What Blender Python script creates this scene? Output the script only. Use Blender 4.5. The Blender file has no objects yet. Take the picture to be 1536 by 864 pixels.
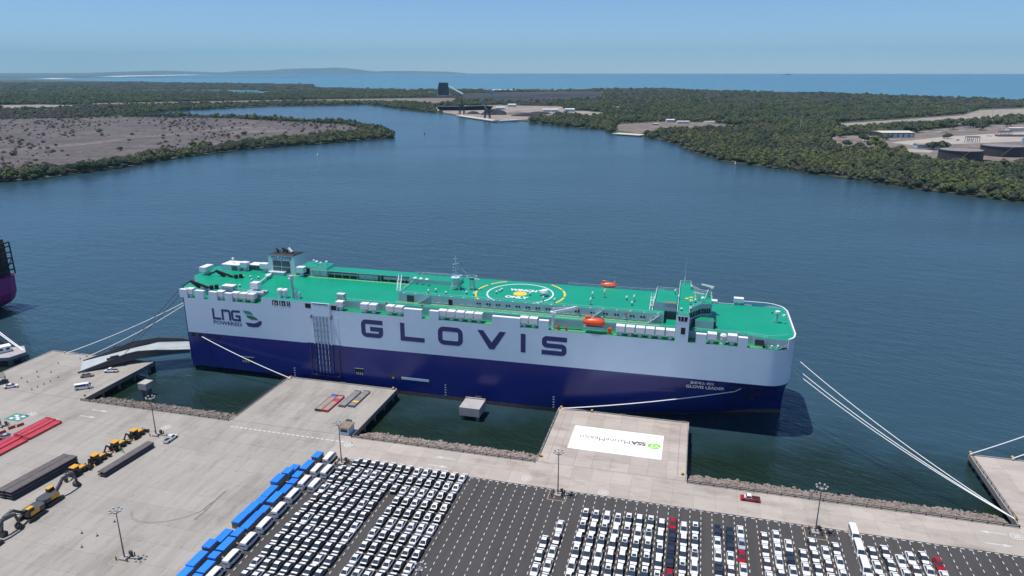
import bpy, bmesh, math, random
import numpy as np
from mathutils import Vector, Matrix
random.seed(7); rng = np.random.default_rng(7)
scn = bpy.context.scene
COL = scn.collection
# ------------------------------------------------------------------ camera, sky, sun, exposure
FPX, CX, CY, CAMH = 1060.0, 768.0, 432.0, 117.0          # focal length in photo pixels, drone height in metres
PITCH = math.atan((432 - 107) / FPX)
YAW = math.atan((1055 - CX) / (FPX / math.cos(PITCH)))
FW = np.array([-math.sin(YAW) * math.cos(PITCH), math.cos(YAW) * math.cos(PITCH), -math.sin(PITCH)])
RT = np.array([math.cos(YAW), math.sin(YAW), 0.0]); UP = np.cross(RT, FW)
cam = bpy.data.cameras.new('camera'); cam_o = bpy.data.objects.new('camera', cam); COL.objects.link(cam_o)
cam.sensor_width = 36.0; cam.lens = 36.0 * FPX / 1536.0; cam.clip_start = 1.0; cam.clip_end = 200000.0
cam_o.matrix_world = Matrix(((RT[0], UP[0], -FW[0], 0), (RT[1], UP[1], -FW[1], 0), (RT[2], UP[2], -FW[2], CAMH), (0, 0, 0, 1)))
scn.camera = cam_o
SUN_EL = math.radians(74); SUN_DIR = Vector((-0.95, -0.24, 0)).normalized() * math.cos(SUN_EL) + Vector((0, 0, math.sin(SUN_EL)))
wd = bpy.data.worlds.new('World'); scn.world = wd; wd.use_nodes = True
wn = wd.node_tree; wn.nodes.clear()
sky = wn.nodes.new('ShaderNodeTexSky'); sky.sky_type = 'NISHITA'; sky.sun_disc = False
sky.sun_elevation = SUN_EL; sky.sun_rotation = math.atan2(SUN_DIR.x, SUN_DIR.y)
sky.altitude = 100; sky.air_density = 0.75; sky.dust_density = 0.0; sky.ozone_density = 4.5
bg = wn.nodes.new('ShaderNodeBackground'); bg.inputs['Strength'].default_value = 0.116
wo = wn.nodes.new('ShaderNodeOutputWorld')
tint = wn.nodes.new('ShaderNodeVectorMath'); tint.operation = 'MULTIPLY'; tint.inputs[1].default_value = (0.815, 0.89, 1.035)   # a clear coastal blue over the whole sky
wn.links.new(sky.outputs[0], tint.inputs[0]); wn.links.new(tint.outputs[0], bg.inputs[0]); wn.links.new(bg.outputs[0], wo.inputs[0])
sun = bpy.data.lights.new('sun', 'SUN'); sun.energy = 4.7; sun.angle = math.radians(0.53); sun.color = (1.0, 0.955, 0.90)
sun_o = bpy.data.objects.new('sun', sun); COL.objects.link(sun_o)
sun_o.rotation_euler = (-SUN_DIR).to_track_quat('-Z', 'Y').to_euler(); sun_o.location = SUN_DIR * 400
scn.view_settings.view_transform = 'Standard'; scn.view_settings.look = 'None'
scn.view_settings.gamma = 1.0; scn.view_settings.exposure = 0.0; scn.view_settings.use_curve_mapping = False
scn.render.engine = 'CYCLES'
cy = scn.cycles; cy.max_bounces = 5; cy.diffuse_bounces = 2; cy.glossy_bounces = 3; cy.transmission_bounces = 2
cy.volume_bounces = 0; cy.transparent_max_bounces = 6; cy.use_denoising = True; cy.caustics_reflective = False; cy.caustics_refractive = False

# ------------------------------------------------------------------ pixel -> place (a ray met with the plane the thing stands on)
def ray(u, v): return FW + RT * (u - CX) / FPX - UP * (v - CY) / FPX
def gp(u, v, z=4.0):
    d = ray(u, v); t = (z - CAMH) / d[2]; return (d[0] * t, d[1] * t, z)
def yp(u, v, Y):
    d = ray(u, v); t = Y / d[1]; return (d[0] * t, Y, CAMH + d[2] * t)
def to_px(x, y, z):
    d = np.array((x, y, z - CAMH)); c = d @ FW; return CX + FPX * (d @ RT) / c, CY - FPX * (d @ UP) / c

# ------------------------------------------------------------------ materials
def mat(name, col, rough=0.6, metal=0.0, var=0.0, scale=1.0, bump=0.0, rnd=0.0, spec=0.5, coat=0.0, col2=None):
    m = bpy.data.materials.new(name); m.use_nodes = True; nt = m.node_tree; p = nt.nodes['Principled BSDF']
    p.inputs['Base Color'].default_value = (*col, 1); p.inputs['Roughness'].default_value = rough; p.inputs['Metallic'].default_value = metal
    p.inputs['Specular IOR Level'].default_value = spec
    if coat: p.inputs['Coat Weight'].default_value = coat; p.inputs['Coat Roughness'].default_value = 0.05
    L = nt.links.new; src = None
    if var or col2 or bump:
        g = nt.nodes.new('ShaderNodeNewGeometry')
        n = nt.nodes.new('ShaderNodeTexNoise'); n.inputs['Scale'].default_value = scale; n.inputs['Detail'].default_value = 6; n.inputs['Roughness'].default_value = 0.65
        L(g.outputs['Position'], n.inputs['Vector'])
        if var or col2:
            r = nt.nodes.new('ShaderNodeValToRGB'); r.color_ramp.elements[0].position = 0.34; r.color_ramp.elements[1].position = 0.68
            c2 = col2 or tuple(c * (1 - var) for c in col); c1 = col if col2 else tuple(min(1, c * (1 + var * 0.6)) for c in col)
            r.color_ramp.elements[0].color = (*c2, 1); r.color_ramp.elements[1].color = (*c1, 1)
            L(n.outputs[0], r.inputs[0]); src = r.outputs[0]; L(src, p.inputs['Base Color'])
        if bump:
            b = nt.nodes.new('ShaderNodeBump'); b.inputs['Strength'].default_value = bump; b.inputs['Distance'].default_value = 0.3 / max(scale, .05)
            L(n.outputs[0], b.inputs['Height']); L(b.outputs[0], p.inputs['Normal'])
    if rnd:
        oi = nt.nodes.new('ShaderNodeObjectInfo'); mr = nt.nodes.new('ShaderNodeMapRange'); mr.inputs[3].default_value = 1 - rnd; mr.inputs[4].default_value = 1 + rnd * 0.7
        L(oi.outputs['Random'], mr.inputs[0]); mx = nt.nodes.new('ShaderNodeVectorMath'); mx.operation = 'SCALE'
        if src: L(src, mx.inputs[0])
        else: mx.inputs[0].default_value = col
        L(mr.outputs[0], mx.inputs['Scale']); L(mx.outputs[0], p.inputs['Base Color'])
    return m
M = {}
# ------------------------------------------------------------------ mesh helpers
class MB:
    def __init__(s): s.v = []; s.f = []; s.m = []
    def add(s, vs, fs, m=0):
        o = len(s.v); s.v += [tuple(map(float, q)) for q in vs]; s.f += [tuple(i + o for i in f) for f in fs]; s.m += [m] * len(fs); return s
    def box(s, x0, x1, y0, y1, z0, z1, m=0, top=None):
        vs = [(x0,y0,z0),(x1,y0,z0),(x1,y1,z0),(x0,y1,z0),(x0,y0,z1),(x1,y0,z1),(x1,y1,z1),(x0,y1,z1)]
        s.add(vs, [(0,3,2,1),(0,1,5,4),(1,2,6,5),(2,3,7,6),(3,0,4,7)], m); s.add(vs, [(4,5,6,7)], m if top is None else top); return s
    def cbox(s, c, d, m=0, top=None): return s.box(c[0]-d[0]/2, c[0]+d[0]/2, c[1]-d[1]/2, c[1]+d[1]/2, c[2], c[2]+d[2], m, top)
    def bar(s, a, b, w, h=None, m=0):
        a = Vector(a); b = Vector(b); d = (b - a).normalized(); h = h or w
        u = d.cross(Vector((0,0,1)))
        u = Vector((1,0,0)) if u.length < 1e-4 else u.normalized()
        n = u.cross(d); u *= w/2; n *= h/2
        vs = [a-u-n,a+u-n,a+u+n,a-u+n,b-u-n,b+u-n,b+u+n,b-u+n]
        return s.add(vs, [(0,1,2,3),(7,6,5,4),(0,4,5,1),(1,5,6,2),(2,6,7,3),(3,7,4,0)], m)
    def cyl(s, c, r, h, n=10, m=0, r2=None, top=None):
        r2 = r if r2 is None else r2; a = [2*math.pi*i/n for i in range(n)]
        vs = [(c[0]+r*math.cos(t), c[1]+r*math.sin(t), c[2]) for t in a] + [(c[0]+r2*math.cos(t), c[1]+r2*math.sin(t), c[2]+h) for t in a]
        s.add(vs, [(i,(i+1)%n,n+(i+1)%n,n+i) for i in range(n)] + [tuple(range(n-1,-1,-1))], m); s.add(vs[n:], [tuple(range(n))], m if top is None else top); return s
    def tube(s, pts, r, n=6, m=0, r2=None):
        pts = [Vector(p) for p in pts]; rings = []; k = len(pts)
        for i, p in enumerate(pts):
            d = (pts[min(i+1,k-1)] - pts[max(i-1,0)]).normalized(); u = d.cross(Vector((0,0,1)))
            u = Vector((1,0,0)) if u.length < 1e-4 else u.normalized()
            w = u.cross(d); rr = r if r2 is None else r + (r2-r)*i/(k-1)
            rings.append([p + u*rr*math.cos(2*math.pi*j/n) + w*rr*math.sin(2*math.pi*j/n) for j in range(n)])
        vs = [q for R in rings for q in R]; fs = []
        for i in range(k-1):
            for j in range(n): fs.append((i*n+j, i*n+(j+1)%n, (i+1)*n+(j+1)%n, (i+1)*n+j))
        fs.append(tuple(range(n-1,-1,-1))); fs.append(tuple((k-1)*n+j for j in range(n)))
        return s.add(vs, fs, m)
    def sph(s, c, r, n=8, k=5, m=0, sz=1.0):
        vs = [(c[0],c[1],c[2]+r*sz)]
        for i in range(1,k):
            t = math.pi*i/k
            vs += [(c[0]+r*math.sin(t)*math.cos(2*math.pi*j/n), c[1]+r*math.sin(t)*math.sin(2*math.pi*j/n), c[2]+r*sz*math.cos(t)) for j in range(n)]
        vs.append((c[0],c[1],c[2]-r*sz)); fs = [(0,1+j,1+(j+1)%n) for j in range(n)]
        for i in range(k-2):
            for j in range(n): fs.append((1+i*n+j,1+(i+1)*n+j,1+(i+1)*n+(j+1)%n,1+i*n+(j+1)%n))
        b = len(vs)-1; o = 1+(k-2)*n; fs += [(b,o+(j+1)%n,o+j) for j in range(n)]
        return s.add(vs, fs, m)
    def prism(s, poly, z0, z1, m=0, top=None, bottom=True):
        n = len(poly); a = sum(poly[i][0]*poly[(i+1)%n][1]-poly[(i+1)%n][0]*poly[i][1] for i in range(n))
        if a < 0: poly = poly[::-1]
        vs = [(x,y,z0) for x,y in poly]+[(x,y,z1) for x,y in poly]
        s.add(vs, [(i,(i+1)%n,n+(i+1)%n,n+i) for i in range(n)] + ([tuple(range(n-1,-1,-1))] if bottom else []), m)
        s.add(vs[n:], [tuple(range(n))], m if top is None else top); return s
    def loft(s, rings, m=0, caps=True, closed=True):
        n = len(rings[0]); vs = [q for R in rings for q in R]; fs = []
        for i in range(len(rings)-1):
            for j in range(n if closed else n-1): fs.append((i*n+j, i*n+(j+1)%n, (i+1)*n+(j+1)%n, (i+1)*n+j))
        if caps: fs.append(tuple(range(n-1,-1,-1))); fs.append(tuple((len(rings)-1)*n+j for j in range(n)))
        return s.add(vs, fs, m)
    def mesh(s, name, mats, smooth=False):
        me = bpy.data.meshes.new(name); me.from_pydata(s.v, [], s.f)
        for mm in mats: me.materials.append(M[mm] if isinstance(mm, str) else mm)
        me.polygons.foreach_set('material_index', s.m)
        if smooth: me.polygons.foreach_set('use_smooth', [True]*len(s.f))
        me.update(); return me
    def build(s, name, mats, parent=None, loc=(0,0,0), rz=0.0, smooth=False, fix=False):
        if isinstance(mats, str): mats = [mats]
        me = s.mesh(name, mats, smooth)
        if fix:
            b = bmesh.new(); b.from_mesh(me); bmesh.ops.recalc_face_normals(b, faces=b.faces); b.to_mesh(me); b.free()
        return link(bpy.data.objects.new(name, me), parent, loc, rz)
def link(o, parent=None, loc=(0,0,0), rz=0.0):
    COL.objects.link(o); o.parent = parent; o.location = loc; o.rotation_euler = (0,0,rz); return o
def thing(name, loc=(0,0,0), rz=0.0): return link(bpy.data.objects.new(name, None), None, loc, rz)
def tag(o, label, cat, group=None, kind=None):
    o['label'] = label; o['category'] = cat
    if group: o['group'] = group
    if kind: o['kind'] = kind
    return o
def struct(o, label=None, kind='structure'):
    o['kind'] = kind
    if label: o['label'] = label
    return o
def dup(root, loc=None, rz=None, label=None, group=None, cat=None):
    r = root.copy(); COL.objects.link(r)
    if loc is not None: r.location = loc
    if rz is not None: r.rotation_euler = (0,0,rz)
    if label: r['label'] = label
    if group: r['group'] = group
    if cat: r['category'] = cat
    for ch in KIDS(root):
        c = ch.copy(); COL.objects.link(c); c.parent = r
        for g in KIDS(ch):
            d = g.copy(); COL.objects.link(d); d.parent = c
    return r
_kids = {}
def KIDS(o):
    if o.name not in _kids: _kids[o.name] = [c for c in bpy.data.objects if c.parent == o]
    return _kids[o.name]
def soften(o, w=0.05, seg=2):
    b = o.modifiers.new('bevel', 'BEVEL'); b.width = w; b.segments = seg; b.limit_method = 'ANGLE'; return o
# flat lettering: text outline -> mesh polygons in (s, t) -> placed by a function
def text_mesh(txt, bold=0.0, extrude=0.0):
    c = bpy.data.curves.new('t', 'FONT'); c.body = txt; c.align_x = 'LEFT'; c.size = 1.0; c.offset = bold; c.resolution_u = 3
    o = bpy.data.objects.new('t', c); COL.objects.link(o); dg = bpy.context.evaluated_depsgraph_get()
    me = bpy.data.meshes.new_from_object(o.evaluated_get(dg)); bpy.data.objects.remove(o)
    v = np.array([q.co[:2] for q in me.vertices]) if len(me.vertices) else np.zeros((1,2)); f = [tuple(p.vertices) for p in me.polygons]
    bpy.data.meshes.remove(me); lo = v.min(0); hi = v.max(0); return (v-lo)/(hi-lo), f
def lettering(name, txt, place, material, parent, bold=0.0):
    v, f = text_mesh(txt, bold); b = MB(); b.add([place(s,t) for s,t in v], f); return b.build(name, material, parent)
def stroke(b, pts, w, place, closed=False):
    pts = [Vector(p) for p in pts]; n = len(pts); L = []; R = []
    for i, p in enumerate(pts):
        a = pts[i-1] if (i or closed) else None; c = pts[(i+1)%n] if (i < n-1 or closed) else None
        d1 = (p-a).normalized() if a is not None else None; d2 = (c-p).normalized() if c is not None else None
        if d1 is None: d1 = d2
        if d2 is None: d2 = d1
        t = (d1+d2).normalized(); nn = Vector((-t.y, t.x)); k = max(0.35, t.dot(d1)); L.append(p+nn*w/2/k); R.append(p-nn*w/2/k)
    vs = [place(q.x,q.y) for q in L]+[place(q.x,q.y) for q in R]
    b.add(vs, [(i,(i+1)%n,n+(i+1)%n,n+i) for i in range(n if closed else n-1)]); return b
def arc(cx, cy, r, a0, a1, k=5): return [(cx+r*math.cos(math.radians(a0+(a1-a0)*i/k)), cy+r*math.sin(math.radians(a0+(a1-a0)*i/k))) for i in range(k+1)]
# ------------------------------------------------------------------ surface materials
M['concrete'] = mat('concrete', (0.42,0.405,0.39), 0.9, var=0.12, scale=0.35, rnd=0.07)
M['concrete_dark'] = mat('concrete_dark', (0.20,0.19,0.18), 0.9, var=0.25, scale=0.6)
M['curb'] = mat('curb', (0.36,0.34,0.32), 0.9, var=0.2, scale=1.2)
M['rock'] = mat('rock', (0.34,0.285,0.25), 0.95, var=0.35, scale=0.5, rnd=0.25)
M['white_paint'] = mat('white_paint', (0.72,0.72,0.71), 0.6, var=0.08, scale=2.0)
M['white_pad'] = mat('white_pad', (0.90,0.90,0.90), 0.5)
M['yellow_paint'] = mat('yellow_paint', (0.75,0.50,0.05), 0.6)
M['faded_orange'] = mat('faded_orange', (0.40,0.30,0.20), 0.8)
M['red_line'] = mat('red_line', (0.36,0.22,0.20), 0.8)
M['green_paint'] = mat('green_paint', (0.06,0.22,0.17), 0.7)
M['steel_dark'] = mat('steel_dark', (0.05,0.05,0.055), 0.6)
M['steel_grey'] = mat('steel_grey', (0.30,0.31,0.32), 0.5, metal=0.3)
M['rubber'] = mat('rubber', (0.02,0.02,0.022), 0.8)
M['rope'] = mat('rope', (0.84,0.85,0.83), 0.8)
M['rope_dark'] = mat('rope_dark', (0.06,0.06,0.06), 0.8)

def nodes(name):
    m = bpy.data.materials.new(name); m.use_nodes = True; nt = m.node_tree; return m, nt, nt.nodes['Principled BSDF']
def N(nt, t, **kw):
    n = nt.nodes.new(t)
    for k, v in kw.items():
        if k.startswith('i_'): n.inputs[int(k[2:])].default_value = v
        else: setattr(n, k, v)
    return n
def noise(nt, vec, scale, detail=4, rough=0.55, stretch=None, rot=0.0):
    if stretch:
        mp = N(nt, 'ShaderNodeMapping', vector_type='TEXTURE'); mp.inputs['Scale'].default_value = stretch; mp.inputs['Rotation'].default_value = (0,0,rot); nt.links.new(vec, mp.inputs[0]); vec = mp.outputs[0]
    n = N(nt, 'ShaderNodeTexNoise'); n.inputs['Scale'].default_value = scale; n.inputs['Detail'].default_value = detail; n.inputs['Roughness'].default_value = rough
    nt.links.new(vec, n.inputs['Vector']); return n.outputs[0]
def ramp(nt, fac, stops):
    r = N(nt, 'ShaderNodeValToRGB'); e = r.color_ramp.elements
    while len(e) < len(stops): e.new(0.5)
    for q, (p, c) in zip(e, stops): q.position = p; q.color = (*c, 1)
    nt.links.new(fac, r.inputs[0]); return r.outputs[0]
def mix(nt, fac, a, b, mode='MIX'):
    m = N(nt, 'ShaderNodeMix', data_type='RGBA', blend_type=mode)
    for i, v in ((0, fac), (6, a), (7, b)):
        if hasattr(v, 'links'): nt.links.new(v, m.inputs[i])
        else: m.inputs[i].default_value = (*v, 1) if isinstance(v, tuple) else v
    return m.outputs[2]
# water: green dock body, harbour blue put in for sky reflection, rippled surface; paler over the coastal shallows
def water_mat():
    m, nt, p = nodes('water'); L = nt.links.new; g = N(nt, 'ShaderNodeNewGeometry').outputs['Position']
    sp = N(nt, 'ShaderNodeSeparateXYZ'); L(g, sp.inputs[0])
    # distance seaward measured across the coast line
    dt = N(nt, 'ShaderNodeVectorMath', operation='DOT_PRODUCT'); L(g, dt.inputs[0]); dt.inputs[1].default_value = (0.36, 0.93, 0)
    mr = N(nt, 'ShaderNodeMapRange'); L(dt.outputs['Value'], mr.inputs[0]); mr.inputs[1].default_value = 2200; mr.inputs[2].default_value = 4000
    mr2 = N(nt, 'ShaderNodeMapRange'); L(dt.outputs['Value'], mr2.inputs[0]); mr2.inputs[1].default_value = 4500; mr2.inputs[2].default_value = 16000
    c = mix(nt, mr.outputs[0], (0.028,0.066,0.090), (0.03,0.15,0.20)); c = mix(nt, mr2.outputs[0], c, (0.012,0.075,0.16)); dk = N(nt, 'ShaderNodeMapRange', interpolation_type='SMOOTHSTEP'); dkn = N(nt, 'ShaderNodeMath', operation='MULTIPLY_ADD'); L(noise(nt, g, 0.03, 3), dkn.inputs[0]); dkn.inputs[1].default_value = 60.0; L(sp.outputs[1], dkn.inputs[2]); L(dkn.outputs[0], dk.inputs[0]); dk.inputs[1].default_value = 230; dk.inputs[2].default_value = 278; c = mix(nt, dk.outputs[0], (0.009,0.022,0.013), c); L(c, p.inputs['Base Color'])  # bluer outside the dock: sky reflection painted into the body colour
    p.inputs['IOR'].default_value = 1.42; p.inputs['Roughness'].default_value = 0.20
    big = noise(nt, g, 0.008, 4, 0.6, (3.0,1,1), 0.25)
    a = noise(nt, g, 0.50, 3, 0.6, (3.2,1,1), -0.42); b = noise(nt, g, 0.13, 3, 0.5, (2.2,1,1), -0.15)
    mm = N(nt, 'ShaderNodeMath', operation='MULTIPLY_ADD'); L(b, mm.inputs[0]); mm.inputs[1].default_value = 1.9; L(a, mm.inputs[2])
    st = N(nt, 'ShaderNodeMapRange'); L(big, st.inputs[0]); st.inputs[1].default_value = 0.35; st.inputs[2].default_value = 0.65; st.inputs[3].default_value = 0.24; st.inputs[4].default_value = 0.70
    bp = N(nt, 'ShaderNodeBump'); bp.inputs['Distance'].default_value = 0.75; L(st.outputs[0], bp.inputs['Strength']); L(mm.outputs[0], bp.inputs['Height']); L(bp.outputs[0], p.inputs['Normal'])
    return m
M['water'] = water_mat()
def asphalt_mat():
    m, nt, p = nodes('asphalt'); L = nt.links.new; g = N(nt, 'ShaderNodeNewGeometry').outputs['Position']
    c = ramp(nt, noise(nt, g, 0.09, 5, 0.6, (1,2.5,1)), [(0.3,(0.053,0.049,0.048)),(0.7,(0.071,0.066,0.064))])
    c = mix(nt, 0.5, c, ramp(nt, noise(nt, g, 3.0, 3), [(0.3,(0.049,0.046,0.045)),(0.7,(0.077,0.072,0.070))]))
    c = mix(nt, 0.55, c, ramp(nt, noise(nt, g, 0.45, 5, 0.7, (1,14,1)), [(0.34,(0.72,0.71,0.70)),(0.55,(1.05,1.05,1.05)),(0.75,(1.2,1.2,1.2))]), 'MULTIPLY'); c = mix(nt, 0.8, c, ramp(nt, noise(nt, g, 0.5, 4, 0.6), [(0.26,(0.55,0.55,0.55)),(0.36,(1,1,1))]), 'MULTIPLY')
    L(c, p.inputs['Base Color']); p.inputs['Roughness'].default_value = 0.9; return m
M['asphalt'] = asphalt_mat()
def yard_mat():
    m, nt, p = nodes('yard_concrete'); L = nt.links.new; g = N(nt, 'ShaderNodeNewGeometry').outputs['Position']
    c = ramp(nt, noise(nt, g, 0.05, 6, 0.65), [(0.28,(0.283,0.263,0.235)),(0.5,(0.336,0.313,0.280)),(0.75,(0.380,0.354,0.317))])
    s = noise(nt, g, 0.30, 5, 0.7, (1.0,9,1), 0.06)
    c = mix(nt, 0.55, c, ramp(nt, s, [(0.32,(0.264,0.244,0.218)),(0.52,(0.350,0.324,0.290)),(0.72,(0.403,0.376,0.338))]))
    t = ramp(nt, noise(nt, g, 1.3, 4, 0.7, (1,3,1)), [(0.28,(0.55,0.54,0.53)),(0.40,(1,1,1))]); c = mix(nt, 0.7, c, t, 'MULTIPLY')
    c = mix(nt, 0.8, c, ramp(nt, noise(nt, g, 0.11, 6, 0.72, (1,3.2,1), 0.06), [(0.35,(0.76,0.75,0.74)),(0.47,(1,1,1))]), 'MULTIPLY')
    oi = N(nt, 'ShaderNodeObjectInfo'); mr = N(nt, 'ShaderNodeMapRange'); L(oi.outputs['Random'], mr.inputs[0]); mr.inputs[3].default_value = 0.95; mr.inputs[4].default_value = 1.04
    sc = N(nt, 'ShaderNodeVectorMath', operation='SCALE'); L(c, sc.inputs[0]); L(mr.outputs[0], sc.inputs['Scale'])
    L(sc.outputs[0], p.inputs['Base Color']); p.inputs['Roughness'].default_value = 0.88; return m
M['yard'] = yard_mat()
def warm_mat():
    m, nt, p = nodes('apron_concrete'); L = nt.links.new; g = N(nt, 'ShaderNodeNewGeometry').outputs['Position']
    c = ramp(nt, noise(nt, g, 0.12, 6, 0.65), [(0.28,(0.375,0.325,0.28)),(0.5,(0.44,0.39,0.34)),(0.75,(0.485,0.435,0.385))])
    s = noise(nt, g, 0.25, 5, 0.7, (8,1.0,1), 0.0)
    c = mix(nt, 0.45, c, ramp(nt, s, [(0.32,(0.345,0.30,0.265)),(0.52,(0.435,0.387,0.34)),(0.72,(0.485,0.437,0.388))]))
    c = mix(nt, 0.8, c, ramp(nt, noise(nt, g, 0.16, 6, 0.72, (2.4,1,1)), [(0.34,(0.72,0.70,0.68)),(0.47,(1,1,1))]), 'MULTIPLY')
    oi = N(nt, 'ShaderNodeObjectInfo'); mr = N(nt, 'ShaderNodeMapRange'); L(oi.outputs['Random'], mr.inputs[0]); mr.inputs[3].default_value = 0.90; mr.inputs[4].default_value = 1.05
    sc = N(nt, 'ShaderNodeVectorMath', operation='SCALE'); L(c, sc.inputs[0]); L(mr.outputs[0], sc.inputs['Scale'])
    L(sc.outputs[0], p.inputs['Base Color']); p.inputs['Roughness'].default_value = 0.88; return m
M['apron'] = warm_mat()
def land_mat(name, dry, green, amt, scale=0.012):
    m, nt, p = nodes(name); L = nt.links.new; g = N(nt, 'ShaderNodeNewGeometry').outputs['Position']
    c = ramp(nt, noise(nt, g, scale, 6, 0.65), [(0.30, tuple(x*0.72 for x in dry)),(0.5, dry),(0.72, tuple(x*1.25 for x in dry))])
    f = N(nt, 'ShaderNodeMapRange'); L(noise(nt, g, scale*2.2, 6, 0.7), f.inputs[0]); f.inputs[1].default_value = 0.62 - amt*0.3; f.inputs[2].default_value = 0.74 - amt*0.3
    c = mix(nt, f.outputs[0], c, green)
    c = mix(nt, 0.75, c, ramp(nt, noise(nt, g, 0.11, 6, 0.75), [(0.36,(0.45,0.44,0.45)),(0.60,(1.15,1.15,1.15))]), 'MULTIPLY')
    c = mix(nt, 0.6, c, ramp(nt, noise(nt, g, 0.02, 5, 0.7, (2.5,1,1), 0.2), [(0.35,(0.6,0.58,0.58)),(0.62,(1.2,1.18,1.15))]), 'MULTIPLY')
    L(c, p.inputs['Base Color']); p.inputs['Roughness'].default_value = 0.95; return m
M['scrub'] = land_mat('scrub', (0.128,0.107,0.104), (0.075,0.07,0.064), 0.35, 0.010)
M['forest_floor'] = land_mat('forest_floor', (0.10,0.095,0.075), (0.06,0.075,0.04), 0.8)
M['dirt'] = land_mat('dirt', (0.215,0.178,0.155), (0.12,0.105,0.085), 0.15, 0.02)
M['pale_dirt'] = land_mat('pale_dirt', (0.33,0.285,0.245), (0.21,0.18,0.155), 0.1, 0.02)
M['track'] = land_mat('track', (0.175,0.148,0.14), (0.11,0.095,0.09), 0.3, 0.03)
M['sand'] = mat('sand', (0.40,0.36,0.315), 0.95, var=0.15, scale=0.02)
M['coal'] = mat('coal', (0.035,0.033,0.045), 0.95, var=0.5, scale=0.03)
M['coal_dust'] = mat('coal_dust', (0.085,0.08,0.09), 0.95, var=0.35, scale=0.03)
M['far_hill'] = mat('far_hill', (0.10,0.11,0.10), 0.95, var=0.3, scale=0.001)
M['foam'] = mat('foam', (0.8,0.82,0.82), 0.8, var=0.3, scale=0.02)

# ------------------------------------------------------------------ water and land
R = 41000.0
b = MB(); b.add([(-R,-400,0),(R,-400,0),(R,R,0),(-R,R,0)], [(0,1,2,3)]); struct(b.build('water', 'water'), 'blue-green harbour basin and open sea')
def clip_px(poly): return [gp(u, v, 1.0)[:2] for u, v in poly]
def tri_prism(poly, z0, z1, name, m, parent=None):
    bm = bmesh.new(); vs = [bm.verts.new((x,y,z1)) for x,y in poly]; f = bm.faces.new(vs); f.normal_update()
    if f.normal.z < 0: f.normal_flip()
    if z0 is not None:
        n = len(poly); low = [bm.verts.new((x,y,z0)) for x,y in poly]
        for i in range(n): bm.faces.new((low[i], low[(i+1)%n], vs[(i+1)%n], vs[i]))
    bmesh.ops.triangulate(bm, faces=[q for q in bm.faces if len(q.verts) > 4]); 
    if z0 is not None: bmesh.ops.recalc_face_normals(bm, faces=bm.faces)
    me = bpy.data.meshes.new(name); bm.to_mesh(me); bm.free(); me.materials.append(M[m]); return link(bpy.data.objects.new(name, me), parent)
def wiggle(pts, amp, step):
    out = []
    for i in range(len(pts)-1):
        a = np.array(pts[i]); c = np.array(pts[i+1]); d = np.linalg.norm(c-a); k = max(1, int(d/step))
        for j in range(k):
            q = a + (c-a)*j/k + (rng.normal(0, amp, 2) if j else 0); out.append(tuple(q))
    out.append(tuple(pts[-1])); return out
PEN_NEAR = [(-160,300),(0,272),(60,268),(100,262),(200,248),(300,232),(400,221),(470,216),(540,210.5),(592,206)]
PEN_FAR = [(592,206),(578,197),(550,190),(520,184.5),(460,182),(400,179),(350,176),(290,175),(240,174.5),(184,174)]
MAIN_SHORE = [(184,173.5),(215,169.5),(250,167),(330,162.5),(420,159),(550,157),(580,160),(620,166),(660,169.5),(683,172.5),(712,177),(742,181),(780,181),(800,184),(850,190),(905,194),(925,201),(962,203.5),(985,208),(1020,217),(1040,228),(1080,240),(1120,246),(1180,254),(1240,263),(1300,271),(1380,284),(1440,291),(1536,304),(1700,330)]
COAST = [(1700,158),(1536,151.5),(1300,142.5),(1100,137),(1000,133.5),(930,133),(860,135),(760,135.5),(690,134.6),(600,134.4),(540,133),(475,131.6),(470,126.8),(260,124.2),(130,121.2),(40,119.2),(-200,118.6)]
pen_near = wiggle(clip_px(PEN_NEAR), 2.5, 22); pen_far = wiggle(clip_px(PEN_FAR), 5, 60)
main_shore = wiggle(clip_px(MAIN_SHORE), 3.0, 30); coast = wiggle(clip_px(COAST), 8, 200)
PEN = pen_near + pen_far[1:]
left_end = clip_px([(184,173.5)])[0]
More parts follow.
